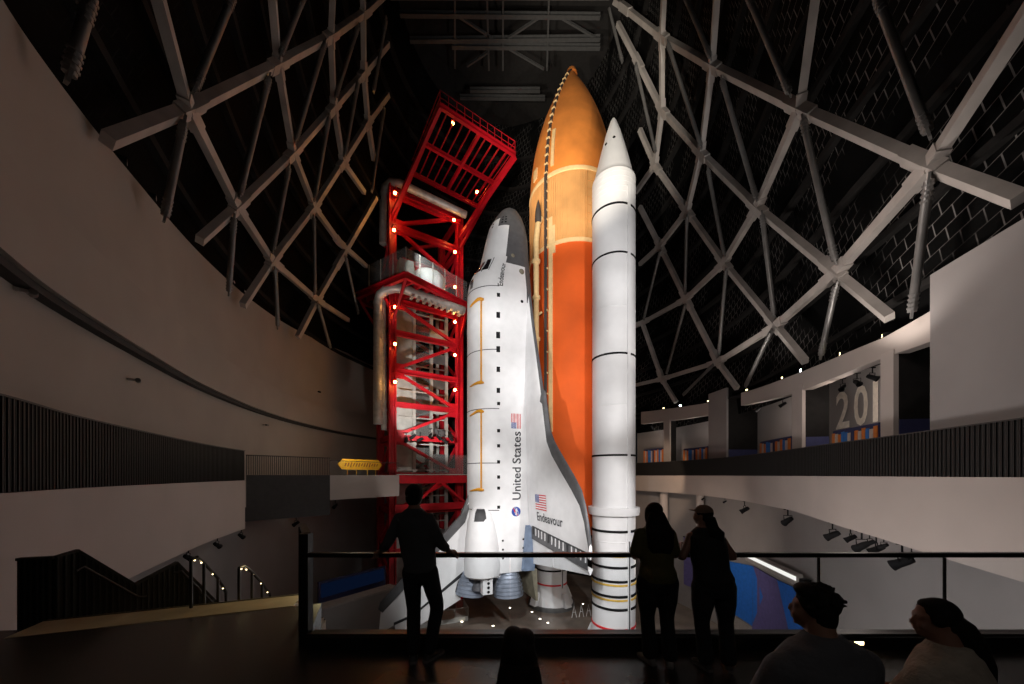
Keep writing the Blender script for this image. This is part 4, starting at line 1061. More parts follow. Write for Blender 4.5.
# middle platform with glass guard
PN, PL, PRr = at(406, 272, 37), at(358, 293, 41.2), at(467, 303.5, 43.7)
zp = PN.z; PL.z = zp; PRr.z = zp; PF = PL + (PRr - PN)
PB = PL.lerp(PF, .18)
mb = MB(); mb.poly([PN, PRr, PF, PB + (PL - PN) * .12, PL], (0, 0, 1), .12); mb.build('platform_deck', 'core_dark', tower)
ring = [PN, PRr, PF, PB + (PL - PN) * .12, PL]
for a, b in zip(ring, ring[1:] + ring[:1]):
    MB().flat().ibeam(a - V((0, 0, .35)), b - V((0, 0, .35)), .4, .75, .1, (0, 0, 1)).build('platform_edge_beam', 'tower_red', tower)
for i in range(1, 8):
    a, b = PN.lerp(PRr, i / 8), PL.lerp(PF, i / 8); MB().flat().beam(a - V((0, 0, .4)), b - V((0, 0, .4)), .2, .5).build('platform_joist', 'tower_red', tower)
for i in (1, 2): a, b = PN.lerp(PL, i / 3), PRr.lerp(PF, i / 3); MB().flat().beam(a - V((0, 0, .5)), b - V((0, 0, .5)), .25, .5).build('platform_joist', 'tower_red', tower)
for a, b in ((PN, TP(0, 0, zp - 4.2)), (PL, TP(0, TDEP * .5, zp - 5.5)), (PN.lerp(PL, .5), TP(0, 0, zp - 3)), (PRr, TP(TWID, 0, zp - 5))):
    MB().flat().beam(a - V((0, 0, .6)), b, .26, .26).build('platform_strut', 'tower_red', tower)
GH = 2.6
for a, b, n in ((PN, PRr, 5), (PN, PL, 4)):
    for i in range(n):
        p, q = a.lerp(b, i / n), a.lerp(b, (i + 1) / n); MB().flat().beam(p + V((0, 0, GH / 2 + .05)), p.lerp(q, .985) + V((0, 0, GH / 2 + .05)), .04, GH - .05).build('platform_glass', 'tglass', tower)
        MB().flat().beam(p + V((0, 0, .02)), p + V((0, 0, GH + .05)), .07, .07, U).build('glass_post', 'tower_pale', tower)
# top deck
A_, B_ = at(440, 102, 34), at(515, 150, 39.2); zt = (A_.z + B_.z) / 2 - .45; A_.z = B_.z = zt
mb = MB().flat()
C_, D_ = B_ + W * 9, A_ + W * 9
for a, b, w in ((A_, B_, .4), (B_, C_, .36), (C_, D_, .36), (D_, A_, .36), (A_.lerp(B_, .5), D_.lerp(C_, .5), .34)):
    MB().flat().ibeam(a, b, w * .8, w * 1.3, .1, (0, 0, 1)).build('top_deck_beam', 'tower_red', tower)
for i in range(1, 10):
    if i == 5: continue
    MB().flat().beam(A_.lerp(B_, i / 10) + V((0, 0, .2)), D_.lerp(C_, i / 10) + V((0, 0, .2)), .09, .16).build('top_deck_joist', 'tower_red', tower)
MB().flat().ibeam(A_ + W * 4.6, B_ + W * 4.6, .3, .45, .06, (0, 0, 1)).build('top_deck_beam', 'tower_red', tower)
for dz in (.8, 1.5): MB().tube([D_ + V((0, 0, dz)), A_ + V((0, 0, dz)), B_ + V((0, 0, dz)), C_ + V((0, 0, dz))], .06, 6).build('top_guard_rail', 'tower_red', tower)
for i in range(11): p = A_.lerp(B_, i / 10); MB().flat().beam(p, p + V((0, 0, 1.5)), .06, .06, U).build('guard_post', 'tower_red', tower)
for a, b, w in ((A_, TP(0, 0, tz(215)), .34), (B_, TP(TWID, 0, tz(212)), .42), (B_ + W * 4.5, TP(TWID, 0, tz(225)), .3), (D_, TP(0, 0, tz(200)), .3), (A_ + W * 4.5, TP(0, 0, tz(222)), .26), (C_, TP(TWID, TDEP, tz(215)), .3)):
    MB().flat().beam(a - V((0, 0, .2)), b, w, w).build('top_deck_strut', 'tower_red', tower)
for y0, y1 in ((228, 228), (196, 196)):
    MB().flat().ibeam(TP(0, -.3, tz(y0)), TP(TWID, -.3, tz(y1)), .4, .6, .1, (0, 0, 1)).build('floor_beam', 'tower_red', tower)
# crew cabin on the middle platform
cb = PN.lerp(PF, .32); cb.z = zp
t = thing('crew_cabin', cb, 'pale rounded crew cabin behind the glass on the middle tower platform', 'cabin')
MB().lathe([(2.0, .06), (2.0, 1.3), (1.9, 1.9), (1.5, 2.3), (.02, 2.5)], cb + U * 2.0, 28).build('drum', 'srb_white', t)
b0_ = cb - U * .7; mb = MB().flat(); q = [b0_ - U * 1.1 - W * .9, b0_ + U * 1.1 - W * .9, b0_ + U * 1.1 + W * .9, b0_ - U * 1.1 + W * .9]; b1_ = [p.lerp(b0_, .3) for p in q]
mb.hexa([p + V((0, 0, .06)) for p in q] + [p + V((0, 0, 2.9)) for p in b1_]); mb.build('box', 'tower_pale', t)
# ducts
t = thing('air_duct', TP(-1.6, 1.0, 0), 'galvanised round ducts climbing the left side of the red tower and bending under the platforms', 'duct') 
def duct(pts, r, nm='duct'):
    o = MB().tube(pts, r, 16).build(nm, 'duct', t)
    tot = sum((V(b) - V(a)).length for a, b in zip(pts, pts[1:])); return o
p0 = TP(-1.5, .3, 0)
def dp(px, py, D): return at(px, py, D)
duct([dp(378, 424, 39.5), dp(378, 418, 39.5), dp(378, 302, 39.5), dp(380, 295, 39.3), dp(386, 290, 39), dp(394, 288, 38.9), dp(404, 289, 39), dp(464, 311, 43)], .5)
duct([dp(384, 430, 40), dp(383, 300, 40)], .32)
duct([dp(383, 244, 41), dp(383, 196, 41), dp(385, 187, 40.6), dp(391, 182, 40), dp(399, 183, 39.8), dp(466, 215, 43.5)], .42)
for k in range(9):
    p = dp(404, 289, 39).lerp(dp(464, 311, 43), .12 + .1 * k); MB().flat().box(p - V((0, 0, .55)), .28, .8, .35, U, W).build('grille', 'duct', t)
for k in range(14):
    z = lerp(zat(418, 39.5), zat(304, 39.5), k / 13); c = dp(378, 400, 39.5); MB().lathe([(.5, z - .04), (.54, z), (.5, z + .04)], (c.x, c.y, 0), 16).build('duct_seam', 'duct', t)
# amber lamps: one built, the rest copied
def lamp_proto(p, lab):
    t = thing('amber_lamp', p, lab, 'lamp', 'amber lamps on the red tower')
    MB().ball(p, .15, 12, 8).build('bulb', 'amber', t)
    MB().flat().box(p + W * .3, .24, .3, .24, U, W).build('bracket', 'tower_red', t)
    MB().lathe([(.16, .14), (.19, .16), (.19, .22), (.02, .27)], p, 12).build('hood', 'tower_red', t)
    return t
LL = [(395, 382), (395, 344), (395, 307), (394, 230), (395, 193)]; LR = [(455, 390), (455, 355), (455, 322), (455, 287), (455, 252), (454, 220)]
oL = ['lowest', 'second from the bottom', 'just under the middle platform', 'just above the middle platform', 'topmost']
oR = ['lowest', 'second from the bottom', 'third from the bottom', 'below the glass guard', 'above the glass guard', 'topmost']
proto = None
for (x, y), o_, D, leg in [(a, b, 39.3, 'left') for a, b in zip(LL, oL)] + [(a, b, 43.2, 'right') for a, b in zip(LR, oR)]:
    p = at(x, y, D); lab = 'glowing amber lamp on the %s leg of the red tower, %s' % (leg, o_)
    if proto is None: proto = lamp_proto(p, lab)
    else: c = copy_tree(proto, p); c['label'] = lab
for x, y, D, lab in ((453, 123, 41, 'amber lamp under the red top deck near its front corner'), (477, 192, 45, 'amber lamp under the red top deck near the tower face')):
    c = copy_tree(proto, at(x, y, D)); c['label'] = lab

# ------------------------------------------------------------------ stage spotlights
def spot_proto(p, aim, lab, grp):
    t = thing('stage_spotlight', p, lab, 'spotlight', grp)
    d = V((0, 0, -1)) if aim is None else aim
    MB().lathe([(.0, -.24), (.09, -.22), (.11, -.1), (.12, .12), (.15, .26), (.13, .26), (.1, .14)], p, 14, V((-.35, .75, -.55))).build('can', 'black', t)
    MB().tube([p + V((-.14, 0, 0)), p + V((-.15, .02, .22)), p + V((.15, .02, .22)), p + V((.14, 0, 0))], .018, 6).build('yoke', 'black', t)
    MB().tube([p + V((0, .02, .22)), p + V((0, .02, .5))], .025, 6).build('hanger', 'black', t)
    MB().flat().box(p + V((0, .02, .5)), .3, .08, .05).build('clamp', 'black', t)
    return t
sp = None
FR = offset(RB, .3, 'R')
def add_spot(p, sc, lab, grp, rz=0):
    global sp
    if sp is None: sp = spot_proto(p, None, lab, grp); c = sp
    else: c = copy_tree(sp, p); c['label'] = lab; c['group'] = grp
    c.scale = (sc, sc, sc); c.rotation_euler = (0, 0, rz); return c
g1 = 'black spotlights hanging under the right balcony'
RS = [(703, 497, 'farthest of the row'), (725, 499, 'second farthest'), (745, 510, 'right behind the woman with the cap'), (788, 521, 'alone in the middle of the row'), (833, 535, 'left of the big cluster'),
      (851, 538, 'close beside the one left of the big cluster'), (862, 546, 'left end of the big cluster'), (870, 543, 'top of the big cluster'), (877, 549, 'lower middle of the big cluster'), (884, 546, 'right end of the big cluster'),
      (903, 563, 'nearest, hanging lowest on the right'), (912, 556, 'beside the nearest one')]
for i, (x, y, lab) in enumerate(RS):
    q = hit(x, FR); D = q.y; p = at(x, y, D); p.z = rbot(q) - .5 * max(.8, 14 / max(D, 8)) if False else p.z
    top = rbot(q); sc = max(.7, min(1.5, (top - p.z) / .52))
    p.z = top - .52 * sc
    add_spot(p, sc, 'black stage spotlight under the right balcony, %s' % lab, g1, .5 * (i % 3) - .4)
g2 = 'black spotlights under the left balcony and bridge'
FL = offset(LEFT, .35, 'L')
for i, (x, y, lab) in enumerate([(188, 552, 'nearest of three along the curved fascia'), (217, 536, 'middle of three along the curved fascia'), (241, 524, 'farthest of three along the curved fascia')]):
    q = hit(x, FL); p = V((q.x, q.y, EYE - 3.6 - .52)); add_spot(p, 1.0, 'black stage spotlight under the left balcony, %s' % lab, g2, -.4)
p = b0.lerp(b1, .6) + V((-.5, .6, EYE - 3.4 - .58)); add_spot(p, 1.1, 'black spotlight hanging under the dark boxed bridge', g2, 1.2)
p = b1.lerp(b2, .1) + V((-.4, .3, EYE - 2.15 - .58)); add_spot(p, 1.1, 'black spotlight hanging under the pale bridge, next to the dark box', g2, .6)
# cluster of lights on the tower rail at eye level
g3 = 'dark spotlights clustered on the tower face'
for i, (x, y) in enumerate([(404, 440), (411, 437), (418, 440), (428, 436), (436, 438), (442, 442), (448, 439)]):
    p = at(x, y, 40.6 + i * .4) - W * .9
    nm = ['leftmost', 'second from left', 'third from left', 'middle', 'third from right', 'second from right', 'rightmost'][i]
    add_spot(p, 1.5, 'dark spotlight clamped across the red tower above the walkway, %s' % nm, g3, .9 * i)
# gallery lights
g4 = 'small track lights at the gallery ceiling'
for i, (x, nm) in enumerate(((758, 'leftmost of two in the middle bay'), (783, 'rightmost of two in the middle bay'), (843, 'left of three over the numerals'), (857, 'middle of three over the numerals'), (872, 'right of three over the numerals'), (690, 'in the second far bay'), (652, 'in the farthest bay'))):
    q = hit(x, offset(RIGHT, 2.0, 'R')); z = interp(q.y, Ds, Zb) - .45
    add_spot(V((q.x, q.y, z)), 1.0, 'small black track light hanging in the right gallery, %s' % nm, g4, .8 * i)
for i, (x, y) in enumerate(((60, 0),)): pass
# bright fixtures on the gallery ledge and shell foot
LEDGE = offset(RIGHT, 1.5, 'R')
def ledge_lamp(p, d, lab, em, grp):
    t = thing('ledge_floodlight', p, lab, 'floodlight', grp); d = V(d).normalized(); x = d.cross(V((0, 0, 1))).normalized()
    MB().flat().box(p + V((0, 0, .17)), .3, .26, .2, x, d).build('housing', 'black', t)
    MB().flat().box(p + V((0, 0, .17)) + d * .135, .2, .01, .12, x, d).build('lens', em, t)
    MB().flat().beam(p, p + V((0, 0, .08)), .08, .08, d).build('foot', 'black', t); return t
for x, nm, em in ((664, 'far left of the numerals bay, dim', 'warm_led'), (681, 'brightest, beside the broad pier', 'cool_lamp'), (709, 'over the broad pier', 'warm_led'), (748, 'left of the rightmost bright lamp', 'warm_led'), (784, 'middle bay', 'warm_led'), (803, 'above the pillar left of the numerals', 'cool_lamp'), (843, 'over the numerals', 'warm_led'), (886, 'rightmost by the grey block', 'warm_led')):
    q = hit(x, LEDGE); z = interp(q.y, Ds, Zt) + .02; p = V((q.x, q.y, z))
    ledge_lamp(p, (V((3, 30, 0)) - V((q.x, q.y, 0))), 'floodlight on top of the right gallery beam, %s' % nm, em, 'floodlights on the right gallery beam')
for x, nm in ((122, 'nearest'), (152, 'second nearest'), (232, 'third'), (243, 'fourth'), (299, 'fifth'), (311, 'farthest')):
    q = hit(x, offset(LEFT, .9, 'L')); p = V((q.x, q.y, ltop(q.y) + .06)); ledge_lamp(p, (V((3, 32, 0)) - V((q.x, q.y, 0))), 'floodlight on top of the left curved wall, %s to the viewer' % nm, 'white_strip', 'floodlights on the left curved wall')
# small brackets on the left wall
for x, y, nm in ((13, 288, 'nearest, high under the ledge'), (127, 379, 'middle one'), (263, 425, 'farther low one'), (317, 392, 'black one above the ledge far off')):
    q = hit(x, LW if y != 392 else LW2); p = at(x, y, q.y); t = thing('wall_bracket_light', p, 'small bracket light on the curved left wall, %s' % nm, 'wall light', 'bracket lights on the left wall')
    n = (V((2, 30, 0)) - V((p.x, p.y, 0))).normalized(); e = V((-n.y, n.x, 0)); MB().flat().box(p + n * .14, .28, .1, .08, n, e).build('arm', 'girder', t)
    MB().lathe([(.0, -.14), (.08, -.12), (.09, .12), (.0, .13)], p + n * .3, 12, e).build('head', 'strut' if y != 392 else 'black', t)

# ------------------------------------------------------------------ gallery contents
BD = offset(RIGHT, 1.75, 'R')
palette = ['orange_strip', 'blue_strip', 'white_strip', 'navy']
random.seed(3)
for x0_, x1_, y0a, y1a, lab in ((834, 880, 430, 447, 'row of orange and blue boards below the big numerals'), (761, 792, 441, 456, 'row of blue and orange boards in the middle gallery bay'),
                                (684, 708, 449, 459, 'row of dim coloured boards just left of the broad pier'), (644, 664, 450, 459, 'row of dim coloured boards in the farthest bay')):
    a, b = hit(x0_, BD), hit(x1_, BD); 
    t = thing('board_row', ((a.x + b.x) / 2, (a.y + b.y) / 2, EYE - .2), lab, 'display boards')
    zt_ = zat((y0a), (a.y + b.y) / 2); n = V((b.y - a.y, a.x - b.x, 0)).normalized()
    if n.x > 0: n = -n
    mb = MB().flat(); mb.beam(a + V((0, 0, (EYE - .2 + zt_ + .15) / 2)), b + V((0, 0, (EYE - .2 + zt_ + .15) / 2)), .1, zt_ + .15 - EYE + .2); mb.build('backing', 'navy', t)
    K = 13
    for k in range(K):
        p, q = a.lerp(b, (k + .06) / K), a.lerp(b, (k + .9) / K); m = palette[[0, 2, 0, 1, 1, 2, 3, 0, 2, 0, 1, 2, 0][k]]
        zz0, zz1 = EYE + .1, zt_ - .06 * (k % 3)
        MB().flat().beam(p + n * .09 + V((0, 0, (zz0 + zz1) / 2)), q + n * .09 + V((0, 0, (zz0 + zz1) / 2)), .05, zz1 - zz0).build('board', m, t)
# navy wainscot on pillars' flanks, numerals
q0, q1 = hit(837, GB), hit(890, GB)
tdir2 = (q1 - q0).normalized(); nn = V((tdir2.y, -tdir2.x, 0))
if nn.x > 0: nn = -nn
zb0 = zat(429, q0.y); hN = zat(394, q0.y) - zb0
t = thing('wall_numerals', (q0.x, q0.y, EYE), 'large cream wall numerals reading 201 on the gallery wall, the last cut by a pillar', 'numerals')
for ch, xa, xb in (('2', 837, 850.5), ('0', 855, 869), ('1', 874, None)):
    qa_ = hit(xa, GB); qb_ = hit(xb, GB) if xb else None
    text_mesh(ch, hN / .70, lambda x, y, qa_=qa_: qa_ + nn * .06 + tdir2 * x + V((0, 0, zb0 + y)), 'numeral', 'sign_cream', t, fit=(qb_ - qa_).length if xb else None, bold=.06 if xb else .04)
# mural on the lower right wall
MU = offset(RIGHT, 2.1, 'R')
def mural(name, poly, m, lab, off):
    cv = offset(RIGHT, off, 'R'); mb = MB().flat()
    # subdivide the outline vertically column by column
    xs = sorted(set([p[0] for p in poly] + [min(p[0] for p in poly) + (max(p[0] for p in poly) - min(p[0] for p in poly)) * i / 8 for i in range(9)]))
    def span(x):
        ys = []
        for (ax, ay), (bx_, by) in zip(poly, poly[1:] + poly[:1]):
            if min(ax, bx_) <= x <= max(ax, bx_) and ax != bx_: ys.append(ay + (by - ay) * (x - ax) / (bx_ - ax))
        return min(ys), max(ys)
    cols = []
    for x in xs:
        q = hit(x, cv); a, b = span(x); cols.append((V((q.x, q.y, zat(a, q.y))), V((q.x, q.y, zat(b, q.y)))))
    n = V((-.08, -.02, 0))
    F_ = [[c[0] for c in cols], [c[1] for c in cols]]; mb.grid(F_); mb.grid([[p - n * .8 for p in r] for r in F_]); 
    for e in (0, 1): mb.grid([F_[e], [p - n * .8 for p in F_[e]]])
    o = mb.build(name, m); setp(o, lab, 'wall mural'); return o
mural('mural_panel', [(722, 560), (753, 566), (763, 597), (752, 626), (722, 606)], 'mural_blue', 'bright blue angled mural field on the lower right wall behind the women', 1.98)
mural('mural_panel', [(753, 566), (777, 580), (789, 632), (752, 632), (763, 597)], 'mural_purple', 'purple angled mural field between the two blue ones', 1.98)
mural('mural_panel', [(777, 580), (800, 590), (820, 600), (808, 632), (789, 632)], 'mural_blue', 'small bright blue mural field behind the seated man', 1.98)
mural('mural_panel', [(752, 628), (722, 608), (722, 634), (752, 634)], 'mural_grey', 'grey mural corner below the bright blue field', 1.98)
# white light strip
cv = offset(RIGHT, 1.5, 'R'); qa, qb = hit(748, cv), hit(799, cv); pa, pb2 = at(748, 556, qa.y), at(799, 580, qb.y)
t = thing('strip_light', (pa + pb2) / 2, 'long slanted white light box on the lower right wall above the mural', 'light')
up = V((0, 0, 1)); n = V((-1, -.2, 0)).normalized(); d = (pb2 - pa).normalized()
MB().flat().beam(pa, pb2, .5, .75).build('housing', 'mural_grey', t)
MB().flat().beam(pa + n * .26 + V((0, 0, .1)), pb2 + n * .26 + V((0, 0, .1)), .03, .3).build('light_panel', 'strip_led', t)
MB().flat().box(pb2 + d * .7, .5, .4, .5).build('end_box', 'black', t)
# navy screens below the bridge / far lower wall details
pA = at(312, 573, 24); pB = at(400, 560, 34)

# ------------------------------------------------------------------ people
def loft_ell(secs, n=20):
    """closed tube through elliptical sections: (centre, rx, ry, rotation of the ellipse about its axis, axis dir or None)"""
    mb = MB(); rings = []
    for i, s in enumerate(secs):
        c, rx, ry = V(s[0]), s[1], s[2]; ang = s[3] if len(s) > 3 else 0
        X, Y = V((math.cos(ang), math.sin(ang), 0)), V((-math.sin(ang), math.cos(ang), 0))
        tl = s[4] if len(s) > 4 else 0
        if tl: Y = V((Y.x * math.cos(tl), Y.y * math.cos(tl), math.sin(tl)))
        rings.append([c + X * rx * math.cos(2 * PI * j / n) + Y * ry * math.sin(2 * PI * j / n) for j in range(n)])
    vs = [p for r in rings for p in r]
    fs = [(i * n + j, i * n + (j + 1) % n, (i + 1) * n + (j + 1) % n, (i + 1) * n + j) for i in range(len(rings) - 1) for j in range(n)]
    mb.add(vs, fs); mb.add(rings[0], [tuple(range(n))[::-1]]); mb.add(rings[-1], [tuple(range(n))]); return mb
def limb(pts, rs, n=14, sub=4):
    P = [V(p) for p in pts]; C = catmull(P, sub); R = []
    for i in range(len(P) - 1):
        for j in range(sub): R.append(lerp(rs[i], rs[i + 1], j / sub))
    R.append(rs[-1])
    # rounded ends
    d0 = (C[0] - C[1]).normalized(); d1 = (C[-1] - C[-2]).normalized()
    C = [C[0] + d0 * R[0] * .85] + [C[0] + d0 * R[0] * .5] + C + [C[-1] + d1 * R[-1] * .5, C[-1] + d1 * R[-1] * .85]; R = [R[0] * .45, R[0] * .85] + R + [R[-1] * .85, R[-1] * .45]
    return MB().tube(C, R, n)
def ell(c, rx, ry, rz, M3=None):
    mb = MB(); mb.ball((0, 0, 0), (rx, ry, rz), 18, 12)
    mb.v = [(M3 @ p if M3 else p) + V(c) for p in mb.v]; return mb
def fuse(parts, name, m, parent, vox=.01, it=4):
    mb = MB()
    for p in parts: mb.add(p.v, p.f)
    me = bpy.data.meshes.new('tmp'); me.from_pydata(mb.v, [], mb.f)
    bm = bmesh.new(); bm.from_mesh(me); bmesh.ops.remove_doubles(bm, verts=bm.verts, dist=1e-5); bmesh.ops.recalc_face_normals(bm, faces=bm.faces); bm.to_mesh(me); bm.free()
    ob = bpy.data.objects.new('tmp', me); COL.objects.link(ob)
    r = ob.modifiers.new('r', 'REMESH'); r.mode = 'VOXEL'; r.voxel_size = vox; r.use_smooth_shade = True
    s = ob.modifiers.new('s', 'SMOOTH'); s.factor = .5; s.iterations = it
    dg = bpy.context.evaluated_depsgraph_get(); nm = bpy.data.meshes.new_from_object(ob.evaluated_get(dg)); bpy.data.objects.remove(ob)
    org = world_origin(parent)
    for v in nm.vertices: v.co -= org
    nm.materials.clear(); nm.materials.append(M[m]); nm.name = name
    nm.polygons.foreach_set('use_smooth', [True] * len(nm.polygons))
    o = bpy.data.objects.new(name, nm); COL.objects.link(o); o.parent = parent; return o
def head_parts(c, h, yaw, pitch=0, roll=0):
    """head of height h centred at c, face towards yaw (0 = +Y)"""
    Mx = Matrix.Rotation(yaw, 3, 'Z') @ Matrix.Rotation(pitch, 3, 'X') @ Matrix.Rotation(roll, 3, 'Y')
    P = []
    def e(x, y, z, rx, ry, rz): P.append(ell(V(c) + Mx @ V((x * h, y * h, z * h)), rx * h, ry * h, rz * h, Mx))
    e(0, -.01, .12, .31, .37, .37)      # skull
    e(0, .10, -.10, .26, .28, .34)       # face
    e(0, .17, -.33, .15, .16, .14)       # jaw and chin
    e(0, .26, -.40, .075, .07, .06)      # chin point
    e(0, .39, -.09, .045, .07, .10)      # nose
    e(0, .41, -.14, .06, .055, .04)
    e(0, .35, -.26, .10, .05, .025); e(0, .345, -.295, .085, .05, .028)   # lips
    e(0, .33, .06, .22, .06, .045)       # brow
    for s in (-1, 1):
        e(s * .14, .33, -.18, .09, .06, .09); e(s * .31, -.03, -.06, .035, .085, .13); e(s * .12, .335, .0, .055, .04, .035)
    return P, Mx
def hand_parts(wr, d, palm_n, L, curl=.8, side=1):
    """wr wrist, d direction of fingers, palm_n normal out of the palm, L hand length"""
    d = V(d).normalized(); n = V(palm_n); n = (n - d * n.dot(d)).normalized(); x = d.cross(n) * side
    P = []; wr = V(wr)
    pm = MB()
    secs = []
    for f, wd in ((0, .16), (.15, .2), (.35, .235), (.5, .23)):
        c = wr + d * L * f; secs.append([c + x * L * wd * math.cos(2 * PI * j / 14) + n * L * .085 * math.sin(2 * PI * j / 14) for j in range(14)])
    vs = [p for r in secs for p in r]; pm.add(vs, [(i * 14 + j, i * 14 + (j + 1) % 14, (i + 1) * 14 + (j + 1) % 14, (i + 1) * 14 + j) for i in range(3) for j in range(14)])
    pm.add(secs[0], [tuple(range(14))[::-1]]); pm.add(secs[-1], [tuple(range(14))]); P.append(pm)
    for k, (o, ln) in enumerate(((-.17, .42), (-.058, .47), (.055, .44), (.165, .35))):
        b = wr + d * L * .47 + x * L * o; pts = [b]; a = .12 + curl * .15
        for s, seg in enumerate((.42, .32, .26)):
            a += curl * (.62 if s else .35); pts.append(pts[-1] + (d * math.cos(a) + n * math.sin(a)) * L * ln * seg)
        P.append(limb(pts, [L * .05, L * .047, L * .043, L * .036], 10, 3))
    b = wr + d * L * .16 - x * L * .17
    P.append(limb([b, b + (d * .55 - x * .75 + n * .25).normalized() * L * .2, b + (d * .8 - x * .5 + n * .4 * curl).normalized() * L * .36, b + (d * .95 - x * .25 + n * .6 * curl).normalized() * L * .5], [L * .065, L * .058, L * .05, L * .038], 10, 3))
    return P
def shoe(parent, an, yaw, L, m, name='shoe'):
    """an ankle point over the floor at z=DECK"""
    f = V((-math.sin(yaw), math.cos(yaw), 0)); r = V((f.y, -f.x, 0)); g = V((an[0], an[1], DECK))
    secs = []
    for a, w, h in ((-.30, .02, .04), (-.29, .10, .07), (-.2, .125, .27), (-.05, .13, .30), (.12, .135, .25), (.3, .15, .19), (.5, .165, .15), (.62, .14, .12), (.69, .08, .08), (.70, .02, .04)):
        c = g + f * L * a; ring = []
        for j in range(14):
            q = 2 * PI * j / 14; ring.append(c + r * L * w * math.cos(q) + V((0, 0, L * h * (.5 + .5 * math.sin(q)) if math.sin(q) > -.5 else 0)))
        secs.append(ring)
    mb = MB(); vs = [p for q in secs for p in q]
    mb.add(vs, [(i * 14 + j, i * 14 + (j + 1) % 14, (i + 1) * 14 + (j + 1) % 14, (i + 1) * 14 + j) for i in range(len(secs) - 1) for j in range(14)])
    mb.add(secs[0], [tuple(range(14))[::-1]]); mb.add(secs[-1], [tuple(range(14))]); o = mb.build(name, m, parent)
    sb = MB().flat(); out = [g + f * L * a + r * L * w for a, w in ((-.3, .1), (-.1, .14), (.2, .15), (.5, .175), (.66, .13), (.71, 0))] + [g + f * L * a - r * L * w for a, w in ((.66, .13), (.5, .175), (.2, .15), (-.1, .14), (-.3, .1))]
    sb.poly([p + V((0, 0, .025)) for p in out], (0, 0, 1), .024); sb.build('sole', 'shoe', o); return o

def standing(X, Y, H, label, yaw_head, pitch, roll, pal, lean, sh, tw, hipw, feet, hands, elbows, hair, wide=1.0, head_h=None, pose_hip=0.0):
    """person facing +Y. feet: two ankle (x, y) ; hands: two wrists (world); lean: forward shift of the shoulders"""
    YO = .12; Y += YO; feet = [(a, b + YO, c, d + YO) for a, b, c, d in feet]; elbows = [V(e) + V((0, YO, 0)) for e in elbows]
    hands = [V(h_) + V((0, YO if label.startswith('woman') else 0, 0)) for h_ in hands]
    t = thing('person', (X, Y, DECK), label, 'person')
    z = lambda f: DECK + H * f
    hh = head_h or H * .132; hx = X + pose_hip
    hip = V((hx, Y, z(.52))); che = V((X + pose_hip * .3, Y + lean * .7, z(.73))); shl = V((X, Y + lean, z(.834))); nk = V((X, Y + lean * 1.08, z(.868)))
    hc = V((X, Y + lean * 1.15 + .02, z(1.0) - hh * .54))
    body = [loft_ell([(hip + V((0, 0, -.06)), hipw * .55, .09 * wide), (hip + V((0, 0, .0)), hipw * .92, .115 * wide), (hip.lerp(che, .35), tw * .8, .10 * wide), (che, tw * .93, .12 * wide), (shl.lerp(che, .35), sh * .95, .115 * wide), (shl + V((0, 0, -.02)), sh * .85, .085), (shl.lerp(nk, .45), sh * .5, .07), (nk, .062, .062)]),
            limb([nk - V((0, 0, .05)), nk.lerp(hc, .6), hc], [.062, .055, .05])]
    hp, Mx = head_parts(hc, hh, yaw_head, pitch, roll); body += hp
    cl_top = [loft_ell([(hip + V((0, 0, -.02)), hipw * .98, .13 * wide), (hip + V((0, 0, .06)), hipw * .98, .135 * wide), (hip.lerp(che, .4), tw * .93, .122 * wide), (che, tw, .135 * wide), (shl.lerp(che, .35), sh * 1.08, .13 * wide), (shl + V((0, 0, -.03)), sh * .95, .105), (shl.lerp(nk, .35), sh * .62, .085), (nk - V((0, 0, .012)), .07, .07)])]
    legs = [loft_ell([(hip + V((0, 0, -.12)), hipw * .8, .11 * wide), (hip + V((0, 0, -.04)), hipw * 1.0, .13 * wide), (hip + V((0, 0, .06)), hipw * .96, .125 * wide)])]
    for s, (ax, ay, kx, ky), wr, el in ((-1, feet[0], hands[0], elbows[0]), (1, feet[1], hands[1], elbows[1])):
        hj = hip + V((s * hipw * .52, 0, -.03)); kn = V((kx, ky, z(.285))); an = V((ax, ay, DECK + .085))
        k = hipw / .17
        body.append(limb([hj, hj.lerp(kn, .5), kn, kn.lerp(an, .35), an, V((ax, ay + .02, DECK + .05))], [.078 * k, .068 * k, .05, .052, .036, .036]))
        legs.append(limb([hj, hj.lerp(kn, .5), kn, kn.lerp(an, .4), an + V((0, 0, .02))], [.098 * k, .088 * k, .07, .068, pal.get('cuff', .062)]))
        sj = shl + V((s * sh * .86, 0, -.06)); wr, el = V(wr), V(el)
        body.append(limb([sj, sj.lerp(el, .5), el, el.lerp(wr, .35), wr], [.05, .043, .037, .037, .026]))
        d, pn = pal['hand'][0 if s < 0 else 1]
        body += hand_parts(wr, d, pn, H * .105, pal.get('curl', .9), s)
        sl = pal['sleeve']
        if sl > 1: e2 = el.lerp(wr, sl - 1); cl_top.append(limb([sj, sj.lerp(el, .5), el, e2], [.066, .06, .054, .048]))
        elif sl > 0: cl_top.append(limb([sj, sj.lerp(el, sl)], [.07, .064]))
        shoe(t, (ax, ay), pal['toe'][0 if s < 0 else 1], H * .155, pal['shoe'])
    fuse(body, 'body', pal['skin'], t, .0085, 3)
    fuse(cl_top, pal.get('top_name', 'shirt'), pal['top'], t, .011, 5)
    fuse(legs, 'trousers', pal['legs'], t, .011, 5)
    hs = []
    def e(x, y, zz, rx, ry, rz): hs.append(ell(hc + Mx @ V((x * hh, y * hh, zz * hh)), rx * hh, ry * hh, rz * hh, Mx))
    hair(e, hs, hc, hh, nk, Mx)
    fuse(hs, 'hair', 'hair', t, .008, 3)
    return t, hc, hh, Mx, shl

